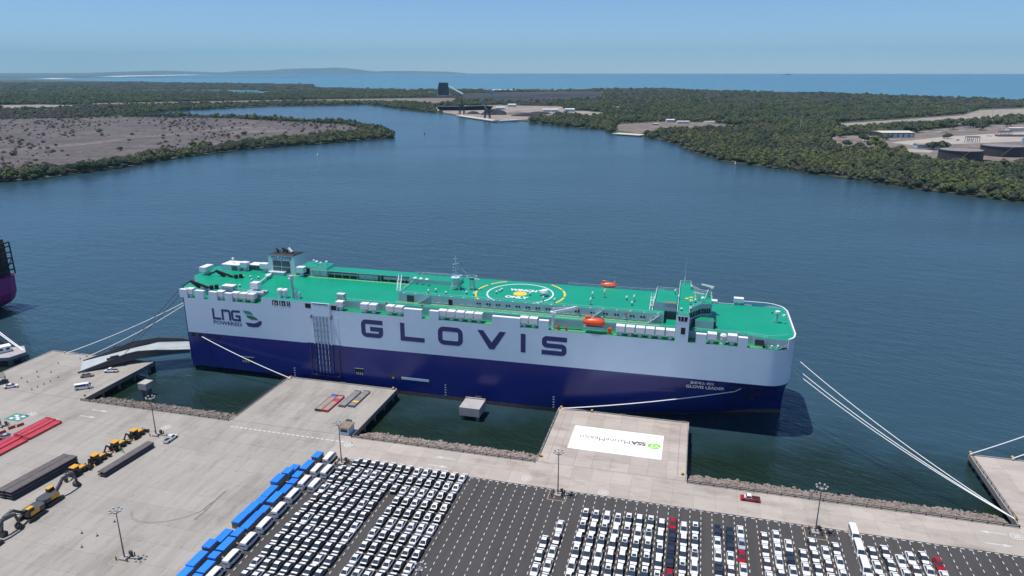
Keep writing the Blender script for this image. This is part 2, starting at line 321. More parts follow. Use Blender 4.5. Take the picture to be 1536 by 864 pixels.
# one ground: peninsula and mainland meet west of the creek mouth
west = clip_px([(-200,118.6)])[0]; pw = clip_px([(-160,300)])[0]
MAIN = main_shore + coast[0:]
land = PEN[:-1] + MAIN + [(west[0]-1500, west[1]*0.6), (pw[0]-900, pw[1])]
struct(tri_prism(land, -2.0, 1.0, 'terrain', 'forest_floor'), 'low coastal land behind the harbour')
fld = clip_px([(-160,292),(0,262),(100,252),(200,240),(300,225),(400,212),(470,206),(530,201),(545,194),(520,187),(460,184),(400,181),(350,178),(290,176.5),(240,176),(184,175.5),(60,178),(-160,182)])
struct(tri_prism(fld, None, 1.1, 'dry_field', 'scrub'), 'dry brown scrub field on the peninsula')
for nm, mt, px in [
    ('dirt_path','track',[(0,224),(60,220),(130,214),(200,205),(280,199),(285,201),(205,208),(135,217),(60,224),(0,229)]),
    ('dirt_path','track',[(280,196),(345,190),(384,189),(384,192),(345,195),(290,200)]),
    ('dirt_path','track',[(340,199),(390,190),(434,194),(420,199),(385,199),(345,203)]),
    ('dirt_strip','dirt',[(137,155),(384,151),(640,147.2),(681,147.5),(690,152),(655,156),(600,153.5),(440,153),(250,158),(140,158)]),
    ('dirt_strip','pale_dirt',[(0,158),(60,157.2),(118,158),(100,161.5),(0,162.5)]),
    ('dirt_yard','pale_dirt',[(650,160),(690,160),(745,158),(842,160),(852,168),(842,175),(800,178),(783,180),(742,180.2),(712,176.2),(684,171.8),(655,167)]),
    ('dirt_yard','dirt',[(926,187),(993,183),(1060,184),(1125,191),(1122,194),(1010,194.5),(985,198),(955,200),(928,196)]),
    ('dirt_yard','pale_dirt',[(845,166),(880,167),(912,170),(905,174),(850,173.5)]),
    ('dirt_strip','pale_dirt',[(1052,182),(1090,180.5),(1098,183),(1055,184)]),
    ('airstrip','pale_dirt',[(1253,186),(1330,181),(1444,173),(1470,165),(1536,163),(1700,160),(1700,170),(1536,173),(1420,181.5),(1330,188),(1258,192)]),
    ('tank_yard','dirt',[(1235,205),(1300,203),(1380,197),(1440,190),(1536,186),(1700,186),(1700,256),(1536,246),(1470,248),(1400,243),(1340,229),(1265,222),(1245,213)]),
    ('concrete_pad','sand',[(1335,214),(1420,205),(1536,198),(1700,196),(1700,208),(1536,212),(1440,216),(1380,219)]),
    ('concrete_pad','sand',[(1300,222),(1360,223),(1400,226),(1395,229),(1345,227)]),
    ('coal_yard','coal',[(690,141.5),(760,139.5),(860,138.5),(905,139),(900,146),(840,149),(760,150),(700,149)]),
    ('coal_yard','coal_dust',[(652,158.5),(700,157.5),(740,159.5),(735,165),(690,166),(660,166)]),
    ]:
    struct(tri_prism(clip_px(px), None, 1.15 + 0.04*(mt != 'dirt') + 0.04*(mt == 'sand'), nm, mt))
for px in ([(36,135.6),(60,133.4),(62,135),(45,137.5)], [(168,134.4),(240,134.9),(300,134.8),(390,135.2),(385,137.2),(300,136.0),(230,136.1)], [(343,137),(360,136.4),(407,137),(405,139.6),(385,140.6),(345,139)],
           [(478,130.2),(540,129.4),(640,131.8),(655,133.6),(600,134),(540,133),(480,131.5)], [(590,138.2),(660,137.4),(661,139.0),(600,139.6)]):
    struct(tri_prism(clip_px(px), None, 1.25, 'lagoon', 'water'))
for px in ([(600,133.9),(655,133.6),(690,134.2),(690,134.7),(600,134.6)], [(860,134.2),(925,132.2),(930,132.9),(862,135.0)], [(700,134.0),(840,134.2),(842,134.9),(700,134.9)], [(60,117.4),(190,113.4),(350,110.6),(352,111.1),(200,114.2),(80,118.2)]):
    struct(tri_prism(clip_px(px), None, 0.25, 'surf_line', 'foam'))
# far coast across the bay and the hazy mountains behind it
fc = clip_px([(-300,117.8),(30,117.6),(100,115.2),(190,112.8),(300,111.2),(400,110.2),(420,109.9),(420,109.6),(-300,109.6)])
struct(tri_prism(fc, -2, 6.0, 'terrain', 'far_hill'))
def ridge(x0, x1, dist, hfun, name, depth=3000, n=90):
    b = MB(); vs = []
    for i in range(n+1):
        u = x0 + (x1-x0)*i/n; d = ray(u, 107.0); k = dist/math.hypot(d[0], d[1]); h = hfun(u)
        dx, dy = d[0]*k, d[1]*k; q = (dist+depth)/dist
        vs += [(dx,dy,-1),(dx*(1+0.4*(q-1)),dy*(1+0.4*(q-1)),h),(dx*q,dy*q,-1)]
    fs = []
    for i in range(n):
        a = i*3; fs += [(a,a+3,a+4,a+1),(a+1,a+4,a+5,a+2)]
    b.add(vs, fs); return struct(b.build(name, 'far_hill', smooth=True))
def fr(u, seed): return sum(math.sin(u*f*0.011+seed*p)/f for f, p in ((1,1.3),(2.3,2.1),(5.1,.7),(11,1.9),(23,.4)))
ridge(-260, 470, 15500, lambda u: max(2, (18+9*fr(u,1))*min(1,max(0,(470-u)/260))), 'hills', 2500)
ridge(-260, 420, 30000, lambda u: max(2, (60+32*fr(u,4))*min(1,max(0,(430-u)/230))), 'hills', 4000)
ridge(120, 700, 36500, lambda u: max(2, (330+110*fr(u*1.3,2.2))*max(0.0,1-abs(u-520)/185)**0.8 + 150*max(0,1-abs(u-240)/170)), 'hills', 4000)

# ------------------------------------------------------------------ quay, piers, asphalt
QY = 185.3; ZQ = 4.0; XR = 88.0
def rect(x0,x1,y0,y1): return [(x0,y0),(x1,y0),(x1,y1),(x0,y1)]
b = MB(); b.prism([(-420,60),(220,60),(220,QY),(-420,QY)], -3, ZQ-0.12, 0); g_o = struct(b.build('quay', 'concrete_dark'), 'concrete quay of the car terminal')
def slabs(parent, x0, x1, y0, y1, sx, sy, m, z=ZQ, t=0.12, gap=0.05, nm='slab', hole=None, cap=300):
    nx = max(1, round((x1-x0)/sx)); ny = max(1, round((y1-y0)/sy)); ex = (x1-x0)/nx; ey = (y1-y0)/ny
    b = MB(); b.box(gap/2, ex-gap/2, gap/2, ey-gap/2, -t, 0); me = b.mesh(nm, [m])
    for i in range(nx):
        for j in range(ny):
            X = x0+i*ex; Y = y0+j*ey
            if hole and hole(X+ex/2, Y+ey/2): continue
            link(bpy.data.objects.new(nm, me), parent, (X, Y, z))
AS_Y = 172.0; AS_X0 = -103.6
yard = struct(MB().box(-420,-104.2,60,AS_Y,ZQ-0.119,ZQ-0.10).build('yard', 'concrete_dark'), 'grey concrete storage yard of the terminal')
def in_view(x, y):
    u, v = to_px(x, y, ZQ); return -60 < u < 1600 and v < 905
slabs(yard, -300, -104.2, 88, AS_Y, 9.8, 7.0, 'yard', t=0.10, gap=0.03, hole=lambda x,y: not in_view(x,y))
apron = struct(MB().box(-420,220,AS_Y,QY,ZQ-0.119,ZQ-0.10).build('apron', 'concrete_dark'), 'pale concrete roadway along the quay edge')
slabs(apron, -420, -104.2, AS_Y+0.02, QY-0.01, 6.55, 6.35, 'yard', t=0.10, gap=0.03, hole=lambda x,y: not in_view(x,y))
slabs(apron, -104.2, 128, AS_Y+0.02, QY-0.01, 5.8, 6.35, 'apron', t=0.10, gap=0.03)
lot = struct(MB().box(AS_X0+0.1,190,60,AS_Y-0.02,ZQ-0.11,ZQ-0.015).build('parking_lot', 'asphalt'), 'dark asphalt car storage lot')
# stall lines: each dash its own sheet piece, joined per line
for i in range(-38, 34):
    xl = -0.4 + 2.82*i
    if xl < AS_X0+1 or xl > 130: continue
    b = MB(); y = AS_Y - 1.0; k = 0
    while y > 100:
        if to_px(xl, y, ZQ)[1] > 880: break
        b.add([(xl-.075,y-1.0,0),(xl+.075,y-1.0,0),(xl+.075,y,0),(xl-.075,y,0)], [(0,1,2,3)]); y -= 2.3; k += 1
    if k: b.build('stall_line', 'white_paint', lot, (0,0,ZQ-0.008))
b = MB(); x = AS_X0+1
while x < 128:
    b.add([(x,AS_Y-.55,0),(x+1.0,AS_Y-.55,0),(x+1.0,AS_Y-.33,0),(x,AS_Y-.33,0)], [(0,1,2,3)]); x += 1.9
b.build('edge_line', 'white_paint', lot, (0,0,ZQ-0.008))
# piers on piles
def pier(name, label, x0, x1, y0, y1, sx, sy, m, fender=True, piles=True, skipface=None):
    t = thing(name, ((x0+x1)/2, y0, 0)); cx = (x0+x1)/2
    b = MB(); b.box(x0-cx, x1-cx, 0.02, y1-y0, ZQ-1.6, ZQ-0.12); b.build('deck', 'concrete_dark', t)
    b = MB(); b.box(x0-cx-.02, x0-cx+.28, .05, y1-y0, ZQ-0.118, ZQ+0.16); b.build('kerb', 'curb', t)
    b = MB(); b.box(x1-cx-.28, x1-cx+.02, .05, y1-y0, ZQ-0.118, ZQ+0.16); b.build('kerb', 'curb', t)
    b = MB(); b.box(x0-cx-.02, x1-cx+.02, y1-y0-.02, y1-y0+.3, ZQ-1.7, ZQ+0.16); b.build('kerb', 'curb', t)
    nx = max(1, round((x1-x0)/sx)); ny = max(1, round((y1-y0)/sy)); ex = (x1-x0-.7)/nx; ey = (y1-y0-.30)/ny
    q = MB(); q.box(.02, ex-.02, .02, ey-.02, -.115, 0); me = q.mesh('slab', [m])
    for i in range(nx):
        for j in range(ny): link(bpy.data.objects.new('slab', me), t, (x0-cx+.35+i*ex, .06+j*ey, ZQ))
    q = MB(); q.cyl((0,0,-4), .55, ZQ-1.6+4.0, 8); me = q.mesh('pile', ['concrete_dark'])
    for i in range(int((x1-x0)/7)+1):
        for j in range(int((y1-y0)/8)+1):
            link(bpy.data.objects.new('pile', me), t, (x0-cx+1.2+i*((x1-x0-2.4)/max(1,int((x1-x0)/7))), y1-y0-1.2-j*8, 0))
    if fender:
        for xx in (x0-cx+1.6, 0, x1-cx-1.6):
            q = MB(); q.box(-.9,.9,.3,1.1,0.3,ZQ-.3,0); q.box(-1.1,1.1,1.1,1.5,-.2,ZQ-.1,1)
            q.build('fender', ['rubber','steel_dark'], t, (xx, y1-y0, 0))
    return tag(t, label, 'pier')
pier('concrete_pier', 'concrete pier carrying flat racks and a small grey hut beside the blue hull', -146.5, -101.5, QY, 221.4, 6.4, 6.0, 'yard')
pier('concrete_pier', 'concrete pier painted with a big white rectangle', -40.4, 4.0, QY, 221.8, 5.6, 5.2, 'apron')
pier('concrete_pier', 'concrete pier carrying the foot of the stern ramp, with cones and a van', -258.0, -207.6, QY, 220.4, 6.6, 6.2, 'yard')
pier('concrete_pier', 'concrete pier with white ropes on its far bollards', 88.0, 128.0, QY, 222.3, 6.6, 6.2, 'apron')
# kerb and guard rail along the rock-armoured edge
def rail(name, label, pts, parent=None, h=1.0, step=2.4, m='steel_dark', r=.09):
    t = thing(name, (*pts[0][:2], pts[0][2])); o = Vector(pts[0]); k = 0
    b = MB()
    for i in range(len(pts)-1):
        A = Vector(pts[i])-o; B = Vector(pts[i+1])-o; n = max(1, int((B-A).length/step))
        for z in (h, h*.55): b.bar(A+Vector((0,0,z)), B+Vector((0,0,z)), r)
        for j in range(n+1):
            p = A+(B-A)*j/n; q = MB(); q.bar((0,0,0),(0,0,h), r*1.2); q.build('post', m, t, p)
    b.build('rail', m, t); return tag(t, label, 'railing')
GAPS = [(-207.4,-146.7,'between the ramp pier and the flat rack pier'),(-101.3,-40.6,'between the flat rack pier and the white-painted pier'),(4.2,87.8,'past the white-painted pier')]
for x0, x1, w in GAPS:
    b = MB(); b.box(x0, x1, -.55, -.05, 0, .35); tag(b.build('kerb_wall', 'curb', None, (0,QY,ZQ-.1)), 'low concrete kerb along the rocks ' + w, 'kerb')
    rail('guard_rail', 'dark low quay rail ' + w, [(x0,QY-.9,ZQ),(x1,QY-.9,ZQ)], h=.9, step=3.6, r=.16)
for X, y0, y1, w in [(4.0-.12,189,215,'on the white-painted pier, bow side'),(-40.4+.12,188,219,'on the white-painted pier, side of the square dolphin'),(-146.4,188,219,'on the flat rack pier, stern side'),(88.2,187,220,'on the pier with white-roped bollards')]:
    rail('guard_rail', 'thin guard rail '+w, [(X,y0,ZQ+.16),(X,y1,ZQ+.16)], h=1.0, step=3.0, r=.1)
# rock armour
def rocks(x0, x1, w):
    b = MB(); ico = [(0,0,1),(.89,0,.45),(.28,.85,.45),(-.72,.53,.45),(-.72,-.53,.45),(.28,-.85,.45),(.72,.53,-.45),(-.28,.85,-.45),(-.89,0,-.45),(-.28,-.85,-.45),(.72,-.53,-.45),(0,0,-1)]
    fs = [(0,1,2),(0,2,3),(0,3,4),(0,4,5),(0,5,1),(1,6,2),(2,7,3),(3,8,4),(4,9,5),(5,10,1),(2,6,7),(3,7,8),(4,8,9),(5,9,10),(1,10,6),(7,6,11),(8,7,11),(9,8,11),(10,9,11),(6,10,11)]
    I = np.array(ico); n = int((x1-x0)*36)
    for k in range(n):
        x = rng.uniform(x0+.5,x1-.5); t = rng.random(); y = QY+.5+t*9.9+rng.normal(0,.3); z = 3.15-t*3.4+rng.normal(0,.16); s = rng.uniform(.22,.62)
        q = I*(rng.uniform(.7,1.3,(12,1)))*s*rng.uniform(.7,1.25,3); a = rng.uniform(0,6.3); c, d = math.cos(a), math.sin(a)
        q = np.c_[q[:,0]*c-q[:,1]*d, q[:,0]*d+q[:,1]*c, q[:,2]]+(x,y,z); b.add(q.tolist(), fs)
    b.add([(x0,QY,3.0),(x1,QY,3.0),(x1,QY+13,-1),(x0,QY+13,-1)], [(0,1,2,3)])
    struct(b.build('rock_armour', 'rock'), 'brown boulder slope along the quay edge '+w, 'stuff')
for x0, x1, w in GAPS: rocks(x0, x1, w)
rocks(128, 200, 'beyond the roped pier')
# ------------------------------------------------------------------ the car carrier
M['hull_light'] = mat('hull_light', (0.61,0.77,0.90), 0.42, var=0.05, scale=0.08, coat=0.0)
M['hull_navy'] = mat('hull_navy', (0.013,0.021,0.185), 0.22, var=0.10, scale=0.06)
M['boot_top'] = mat('boot_top', (0.16,0.10,0.095), 0.7, var=0.3, scale=0.5)
M['letter_navy'] = mat('letter_navy', (0.022,0.03,0.16), 0.4)
M['ship_white'] = mat('ship_white', (0.80,0.81,0.82), 0.45, var=0.05, scale=0.5)
M['ship_grey'] = mat('ship_grey', (0.40,0.50,0.57), 0.5, var=0.06, scale=0.5)
M['ship_pale'] = mat('ship_pale', (0.52,0.66,0.72), 0.45, var=0.05, scale=0.5)
M['vent_white'] = mat('vent_white', (0.72,0.76,0.82), 0.45, var=0.05, scale=0.8)
M['deck_green'] = mat('deck_green', (0.005,0.31,0.18), 0.32, var=0.10, scale=0.07, spec=0.3)
M['deck_green2'] = mat('deck_green2', (0.010,0.28,0.13), 0.4, var=0.15, scale=0.3)
M['dark_glass'] = mat('dark_glass', (0.012,0.016,0.022), 0.08)
M['dark_opening'] = mat('dark_opening', (0.015,0.016,0.02), 0.9)
M['louvre'] = mat('louvre', (0.045,0.055,0.065), 0.7)
M['black_soot'] = mat('black_soot', (0.015,0.015,0.016), 0.7)
M['orange'] = mat('orange', (0.78,0.09,0.02), 0.35)
M['ship_yellow'] = mat('ship_yellow', (0.80,0.58,0.06), 0.5)
M['ship_red'] = mat('ship_red', (0.55,0.03,0.05), 0.5)
M['logo_green'] = mat('logo_green', (0.02,0.30,0.20), 0.5)
M['logo_green2'] = mat('logo_green2', (0.02,0.17,0.09), 0.5)
M['bright_green'] = mat('bright_green', (0.24,0.62,0.04), 0.5)
M['grey_text'] = mat('grey_text', (0.12,0.12,0.12), 0.6)
M['ramp_deck'] = mat('ramp_deck', (0.42,0.46,0.47), 0.6, var=0.12, scale=0.3)
M['ramp_dark'] = mat('ramp_dark', (0.05,0.055,0.065), 0.6)
YN, YF, YC = 226.0, 266.0, 246.0; XA, XB = -193.2, 35.6; ZS, ZM, ZA = 31.2, 33.9, 37.0
SO = (-79.0, YC, 0.0)
ship = thing('car_carrier_ship', SO); tag(ship, 'huge navy and pale grey car carrier ship with green deck moored at the piers', 'ship')
def sp(mb, name, mats, parent=None, smooth=False, fix=False):
    mb.v = [(x-SO[0], y-SO[1], z) for x,y,z in mb.v]; return mb.build(name, mats, parent or ship, smooth=smooth, fix=fix)
def at(x, y, z): return (x-SO[0], y-SO[1], z)
def interp(x, xs, ys): return float(np.interp(x, xs, ys))
def bw(x): return interp(x, [-193,-185,-170,-155,-143,-60,-43,-25,-6,12,19.7,30,35.6], [3,6,12,17.5,19.9,20,19.7,17.2,12.7,6.6,4.0,1.4,0.25])
def bu(x): return 20.0 if x < 27.6 else 20.0-(8.0-math.sqrt(max(0,64-(x-27.6)**2)))
def zc(x): return 16.7+1.9*(x+193)/228.0
def half(x, z):
    lo = bw(x); hi = bu(x)
    if x < -100: t = min(1, max(0, z/2.4)); return lo+(hi-lo)*t**0.6
    t = min(1, max(0, z/(zc(x)-0.25))); return lo+(hi-lo)*(t**interp(x, [-60,-30,12,22,30], [.9,.62,.62,1.2,2.2]))
xs = [-193.2,-188,-182,-176,-170,-162,-155,-148,-140,-110,-80,-60,-43,-30,-18,-8,0,6,12,16,20,24,27.6,30,32,33.5,34.6,35.3,35.6]
def levels(x): z = zc(x); return [-2,0,0.7,1.5,2.4,4,6.5,9,11.5,13.5,15,z-1.0,z-.25,z,22,26,ZS]
b = MB(); nl = 17
for side in (-1, 1):
    rows = [[(x, YC+side*half(x,z), z) for z in levels(x)] for x in xs]
    for i in range(len(xs)-1):
        for j in range(nl-1):
            q = [rows[i][j],rows[i+1][j],rows[i+1][j+1],rows[i][j+1]]
            if side > 0: q = q[::-1]
            zm = j; b.add(q, [(0,1,2,3)], 2 if zm < 3 else (1 if zm < 13 else 0))
L0 = levels(35.6)
for j in range(nl-1):
    q = [(35.6,YC-half(35.6,L0[j]),L0[j]),(35.6,YC+half(35.6,L0[j]),L0[j]),(35.6,YC+half(35.6,L0[j+1]),L0[j+1]),(35.6,YC-half(35.6,L0[j+1]),L0[j+1])]
    b.add(q, [(0,1,2,3)], 2 if j < 3 else (1 if j < 13 else 0))
hull = sp(b, 'hull', ['hull_light','hull_navy','boot_top'], smooth=False)
bm = bmesh.new(); bm.from_mesh(hull.data); bmesh.ops.remove_doubles(bm, verts=bm.verts, dist=0.002); bmesh.ops.recalc_face_normals(bm, faces=bm.faces); bm.to_mesh(hull.data); bm.free()
hull.data.polygons.foreach_set('use_smooth', [True]*len(hull.data.polygons))
hull.data.update(); hull.modifiers.new('es','EDGE_SPLIT').split_angle = math.radians(28)
# stern block with the diagonal quarter where the ramp folds up
sq = [(XA,YN+.02),(-204.5,240),(-205,262),(-203,YF),(XA,YF)]
b = MB(); b.prism(sq, 2.4, 16.7, 1); b.prism(sq, 16.705, 30.4, 0, bottom=False); b.prism(sq, 30.405, ZS+.02, 1, top=2, bottom=False); sp(b, 'stern_block', ['hull_light','hull_navy','deck_green2'], smooth=False)
b = MB(); d0 = Vector((-193.9,226.6,0)); d1 = Vector((-204.3,239.6,0)); b.bar(d0+Vector((0,0,18)), d1+Vector((0,0,18)), .3, 27, 0); sp(b, 'quarter_bulkhead', 'hull_navy')
# decks
def deck_outline(inset, x0, x1):
    return [(x, YC-half(x,ZS)+inset) for x in np.linspace(x0, x1, 40)], [(x, YC+half(x,ZS)-inset) for x in np.linspace(x1, x0, 40)]
n_, f_ = deck_outline(0.02, XA, 35.58); b = MB(); b.add([(x,y,ZS) for x,y in n_+f_], [tuple(range(80))]); sp(b, 'side_deck', 'deck_green2')
def edge_in(x): return 4.4 if x < 20 else interp(x, [20,26], [4.4,2.6])
NP = 60; nx = list(np.linspace(-190.0, 22.0, 30))+list(np.linspace(23,35.2,20))
lo = [(x, YC-min(half(x,ZS)-0.3, 20-edge_in(x))) for x in nx]; hi = [(x, YC+min(half(x,ZS)-0.3, 20-3.6)) for x in nx[::-1]]
poly = [(-190,232.5)]+lo[1:]+hi+[(-203.5,262),(-203.5,246)]
b = MB(); b.prism(poly, ZS+.01, ZM, 0, top=1, bottom=False); sp(b, 'main_deck', ['ship_grey','deck_green'])
b = MB(); b.box(-158.2, -126.2, YN-.0, 231, ZS+.02, ZM+.004, 0, 1); cas = sp(b, 'side_casing', ['hull_light','deck_green'])
# bulwark blocks along the hull top, between the ventilator bays
def bx(u, Y=YN): return yp(u, 480, Y)[0]
for u0, u1 in [(275,286),(297,310),(318,330),(341,352),(606,632.5),(644,658),(738,780),(808,822.7),(1046,1062),(1110.5,1125)]:
    b = MB(); b.box(bx(u0), bx(u1), YN-.003, YN+1.5, ZS-.01, 34.45, 0, 1); sp(b, 'bulwark', ['hull_light','ship_white'])
b = MB(); b.box(bx(275)-.0, bx(275)+.5, YN+1.5, 230.5, ZS, 34.0); sp(b, 'bulwark', ['hull_light'])
for u0, u1 in [(692,721),(744,793),(804,817),(942,956),(1104,1117)]:
    b = MB(); b.box(yp(u0,430,265)[0], yp(u1,430,265)[0], YF-1.7, YF-.1, ZS, 35.0, 0, 1); sp(b, 'bulwark', ['hull_light','ship_white'])
b = MB(); b.box(-190, 24, YF-.5, YF, ZS, 33.2); sp(b, 'far_bulwark', 'ship_grey')
# bow bulwark rim
b = MB(); pr = [(x, YC+s*half(x,ZS)) for s, xx in ((1, np.linspace(20,35.6,18)), (-1, np.linspace(35.6,33.0,5))) for x in xx]
for i in range(len(pr)-1): b.bar((*pr[i],32.8), (*pr[i+1],32.8), .25, 3.2); b.bar((*pr[i],34.5), (*pr[i+1],34.5), .5, .12, 1)
sp(b, 'bow_bulwark', ['hull_light','ship_white'])
# ventilators: white box heads on round trunks
def vent_proto(w=2.9, d=2.5, h=2.05, stem=1.45, r=.82):
    b = MB(); b.box(-w/2,w/2,-d/2,d/2,stem,stem+h,0,1); head = b.mesh('ventilator', ['vent_white','ship_white'])
    q = MB(); q.cyl((0,0,0), r, stem, 12); q.box(-w/2+.15,w/2-.15,-d/2+.15,d/2-.15,stem-.12,stem-.002,1); st = q.mesh('trunk', ['vent_white','dark_opening']); return head, st
HV = vent_proto()
def vent(x, y, z, s=(1,1,1), pr=HV):
    o = link(bpy.data.objects.new('ventilator', pr[0]), ship, at(x,y,z)); o.scale = s; link(bpy.data.objects.new('trunk', pr[1]), o); return o
for u in [292,336.5,358.5,370.5,382,512.5,549,562,587,600.5,665,678,691.5,705,718.5,787,801,932,947,962,977,992,1007.5,1071,1102]:
    vent(yp(u,470,228)[0], 227.6, ZS)
for u in [823,835,847,873,885,962,974,986,998,1072]: vent(yp(u,430,264.5)[0], 264.4, ZS, (1,1,.95))
vent(-200, 250, ZM, (1.1,2.2,1)); vent(-164, 232.0, ZM+.0, (1.1,1.1,1.15)); vent(-187,258.5,ZM,(1.1,1.1,1.1)); vent(-177.5,258.8,ZM,(1.1,1.1,1.1)); vent(-158.5,256.5,ZM,(1.15,1.1,1.2)); vent(-172.8,263,ZM,(.9,.9,.9)); vent(19.0,263.6,ZM-.3,(1.2,.9,.8))
# low deck houses aft
def house(x0,x1,y0,y1,z0,z1,name='deck_house',side='ship_pale',top='ship_white'):
    b = MB(); b.box(x0,x1,y0,y1,z0,z1,0,1); return sp(b, name, [side,top])
h1 = house(-197.5,-189,256.5,263,ZM,36.6); b = MB()
for i in range(5): b.box(-192.4+i*.62,-192.0+i*.62,256.42,256.5,34.2,36.2)
sp(b, 'louvre', 'louvre', h1)
h2 = house(-186,-179.5,259.5,264,ZM,36.4)
b = MB()
for i in range(8): b.box(-185.7+i*.76,-185.1+i*.76,259.42,259.5,34.1,36.1)
sp(b, 'louvre', 'louvre', h2)
house(-178.5,-173.4,230.3,233.2,ZM,35.9,side='ship_grey'); house(-128.5,-125.6,230.6,232.6,ZM,36.3,side='ship_grey'); house(-166.5,-159.0,229.0,232.5,ZM,34.8,side='ship_grey',top='ship_grey')
b = MB(); b.cyl((-193.5,259.5,36.6),.15,1.6,6); b.sph((-193.5,259.5,38.6),.55); sp(b, 'radome', 'ship_white')
# hoisting arms of the stern ramp
for y in (231.5, 247.5):
    b = MB(); a = Vector((-193.5,y,36.4)); b.bar(a, (-185.5,y,34.2), .7, .8); b.bar(a, (-189.5,y,ZM), .8, .8); b.bar((-191,y,35.6),(-186,y,ZM+.3), .5, .5); b.bar((-196.5,y-1,34.2), a, .4, .4)
    b.cyl((-183.6,y-.6,ZM), .8, 1.5, 10); b.cyl((-182.0,y+.4,ZM), .8, 1.6, 10); sp(b, 'ramp_hoist', 'black_soot')
# deck crosswalk and small deck fittings
b = MB(); b.bar((-166.5,233.5,35.0),(-171.5,254.5,35.0),.6,.35,0); b.bar((-167.2,236,35.2),(-167.8,238.5,35.2),1.8,.4,1); b.bar((-170.2,249,35.2),(-170.9,252,35.2),1.8,.5,1)
for t in (0,.25,.5,.75,1): b.bar((-166.5-5*t,233.5+21*t,ZM),(-166.5-5*t,233.5+21*t,35.0),.2,.2,0)
sp(b, 'pipe_bridge', ['ship_grey','ship_white'])
def mushroom(x,y,z,h=1.1,r=.35,base=True):
    b = MB(); b.cyl((0,0,0), r*.45, h*.7, 8, 0); b.cyl((0,0,h*.7), r, h*.3, 10, 1, r2=r*.7)
    if base: b.cyl((0,0,0), r*.8, .18, 8, 2)
    return b.build('mushroom_vent', ['ship_grey','ship_white','black_soot'], ship, at(x,y,z))
for u,v,z,h in [(516,455,ZM,1.2),(643,440,ZA,1.6),(654,438,ZA,1.4),(669,441,ZA,1),(700,441,ZA,1.2),(711,443,ZA,1.3),(745,440,ZA,1),(750,438,ZA,1),(753,436,ZA,1),(795,443,ZA,1.2),(815,453,ZA,2.2),(832,455,ZA,2),(886,457,ZA,2.6),(889,447,ZA,2.4),(907,446,ZA,3),(940,450,ZA,1.5),(951,452,ZA,2.4),(948,458,ZA,1.5),(978,455,ZA,1.5),(976,462,ZA,1.4),(365,416,ZM,1),(376,417,ZM,1),(388,418,ZM,1),(378,424,ZM,1.8),(360,430,ZM,1)]:
    x,y,_ = gp(u,v,z); mushroom(x,y,z,h,.42)
for u,v in [(623,420),(631.6,421),(640.5,422)]:
    x,y,_ = gp(u,v,38.6); mushroom(x,y,38.6,1.1,.8,False)
b = MB(); b.cyl((0,0,0), .7, 1.6, 10, 0); b.cyl((0,0,1.6), .95, 1.3, 10, 0); b.cyl((0,0,2.9), 1.15, .5, 12, 1, r2=.9); me = b.mesh('gooseneck_vent', ['vent_white','ship_white'])
for x,y,z in [(-151.2,228.6,ZM),(-149.0,228.6,ZM),(12.8,227.6,ZS)]: link(bpy.data.objects.new('gooseneck_vent', me), ship, at(x,y,z))
x,y,_ = gp(817,444,ZA); b = MB(); b.cyl((0,0,0), 1.0, 1.4, 10, 0); b.cyl((0,0,1.4), 1.5, 1.0, 12, 1, r2=1.2); b.box(-2.2,-.6,-.6,.6,1.2,2.0,1); b.build('exhaust_fan', ['ship_grey','ship_white'], ship, at(x,y,ZA))
# signal mast by the starboard casing
b = MB(); b.cyl((-145.9,228.8,ZM),.55,8.6,10,0,r2=.4); b.cyl((-145.9,228.8,41.6),1.3,.25,12,0); b.cyl((-145.9,228.8,42.3),.9,.5,10,0); b.bar((-145.9,228.8,36),(-143,228.6,ZM),.25,.25); b.bar((-145.9,228.8,38.5),(-143.2,228.8,36.8),.2,.2)
b.box(-144.6,-142.8,228.2,229.2,ZM,36.4,1); sp(b, 'signal_mast', ['ship_grey','ship_pale'])
# ------ funnel
b = MB(); lo_ = [(-175.2,257.2),(-161.6,257.2),(-160.0,265.6),(-175.2,265.6)]; hi_ = [(-174.2,257.5),(-162.3,257.5),(-161.6,264.8),(-174.2,264.8)]
rg = [[(x,y,z) for x,y in p] for p,z in ((lo_,ZM),(hi_,42.0))]; b.loft(rg, 0); b.loft([[(x,y,42.01) for x,y in [(-174.3,257.4),(-162.2,257.4),(-161.5,264.9),(-174.3,264.9)]],[(x,y,42.5) for x,y in [(-173.6,258.2),(-163.0,258.2),(-162.4,264.2),(-173.6,264.2)]]], 1)
fun = sp(b, 'funnel', ['ship_pale','black_soot'], fix=True)
def fy(z): return 257.2+.3*(z-ZM)/8.1-.04
lettering('funnel_lettering', 'GLOVIS', lambda s,t: at(-172.9+s*9.6, fy(41)-.02, 40.25+t*1.4), 'letter_navy', fun, .02)
for cx in (-170.4,-166.2):
    for z0,z1 in ((34.6,36.9),(37.4,39.9)):
        b = MB(); b.box(cx-1.9,cx+1.9,fy(z0)-.06,fy(z1)+.3,z0,z1,0)
        for i in range(7): b.box(cx-1.85+i*.53,cx-1.79+i*.53,fy(z0)-.12,fy(z0)-.06,z0+.05,z1-.05,1)
        sp(b, 'louvre', ['louvre','ship_grey'], fun)
b = MB()
for i,(x,y) in enumerate([(-171,260),(-169,261.5),(-167,260.5),(-165.5,262)]): b.tube([(x,y,42.8),(x,y,43.8),(x-.8,y,44.3)], .45, 8)
sp(b, 'exhaust_pipe', 'black_soot', fun)
b = MB(); b.tube([(-164.8,260.8,43),(-166.4,260.8,44.6)], .7, 10); sp(b, 'silver_exhaust', 'ship_white', fun)
b = MB(); b.box(-173.5,-166,254.8,257.1,ZM,35.3,0,1); sp(b, 'funnel_platform', ['ship_grey','ship_pale'])
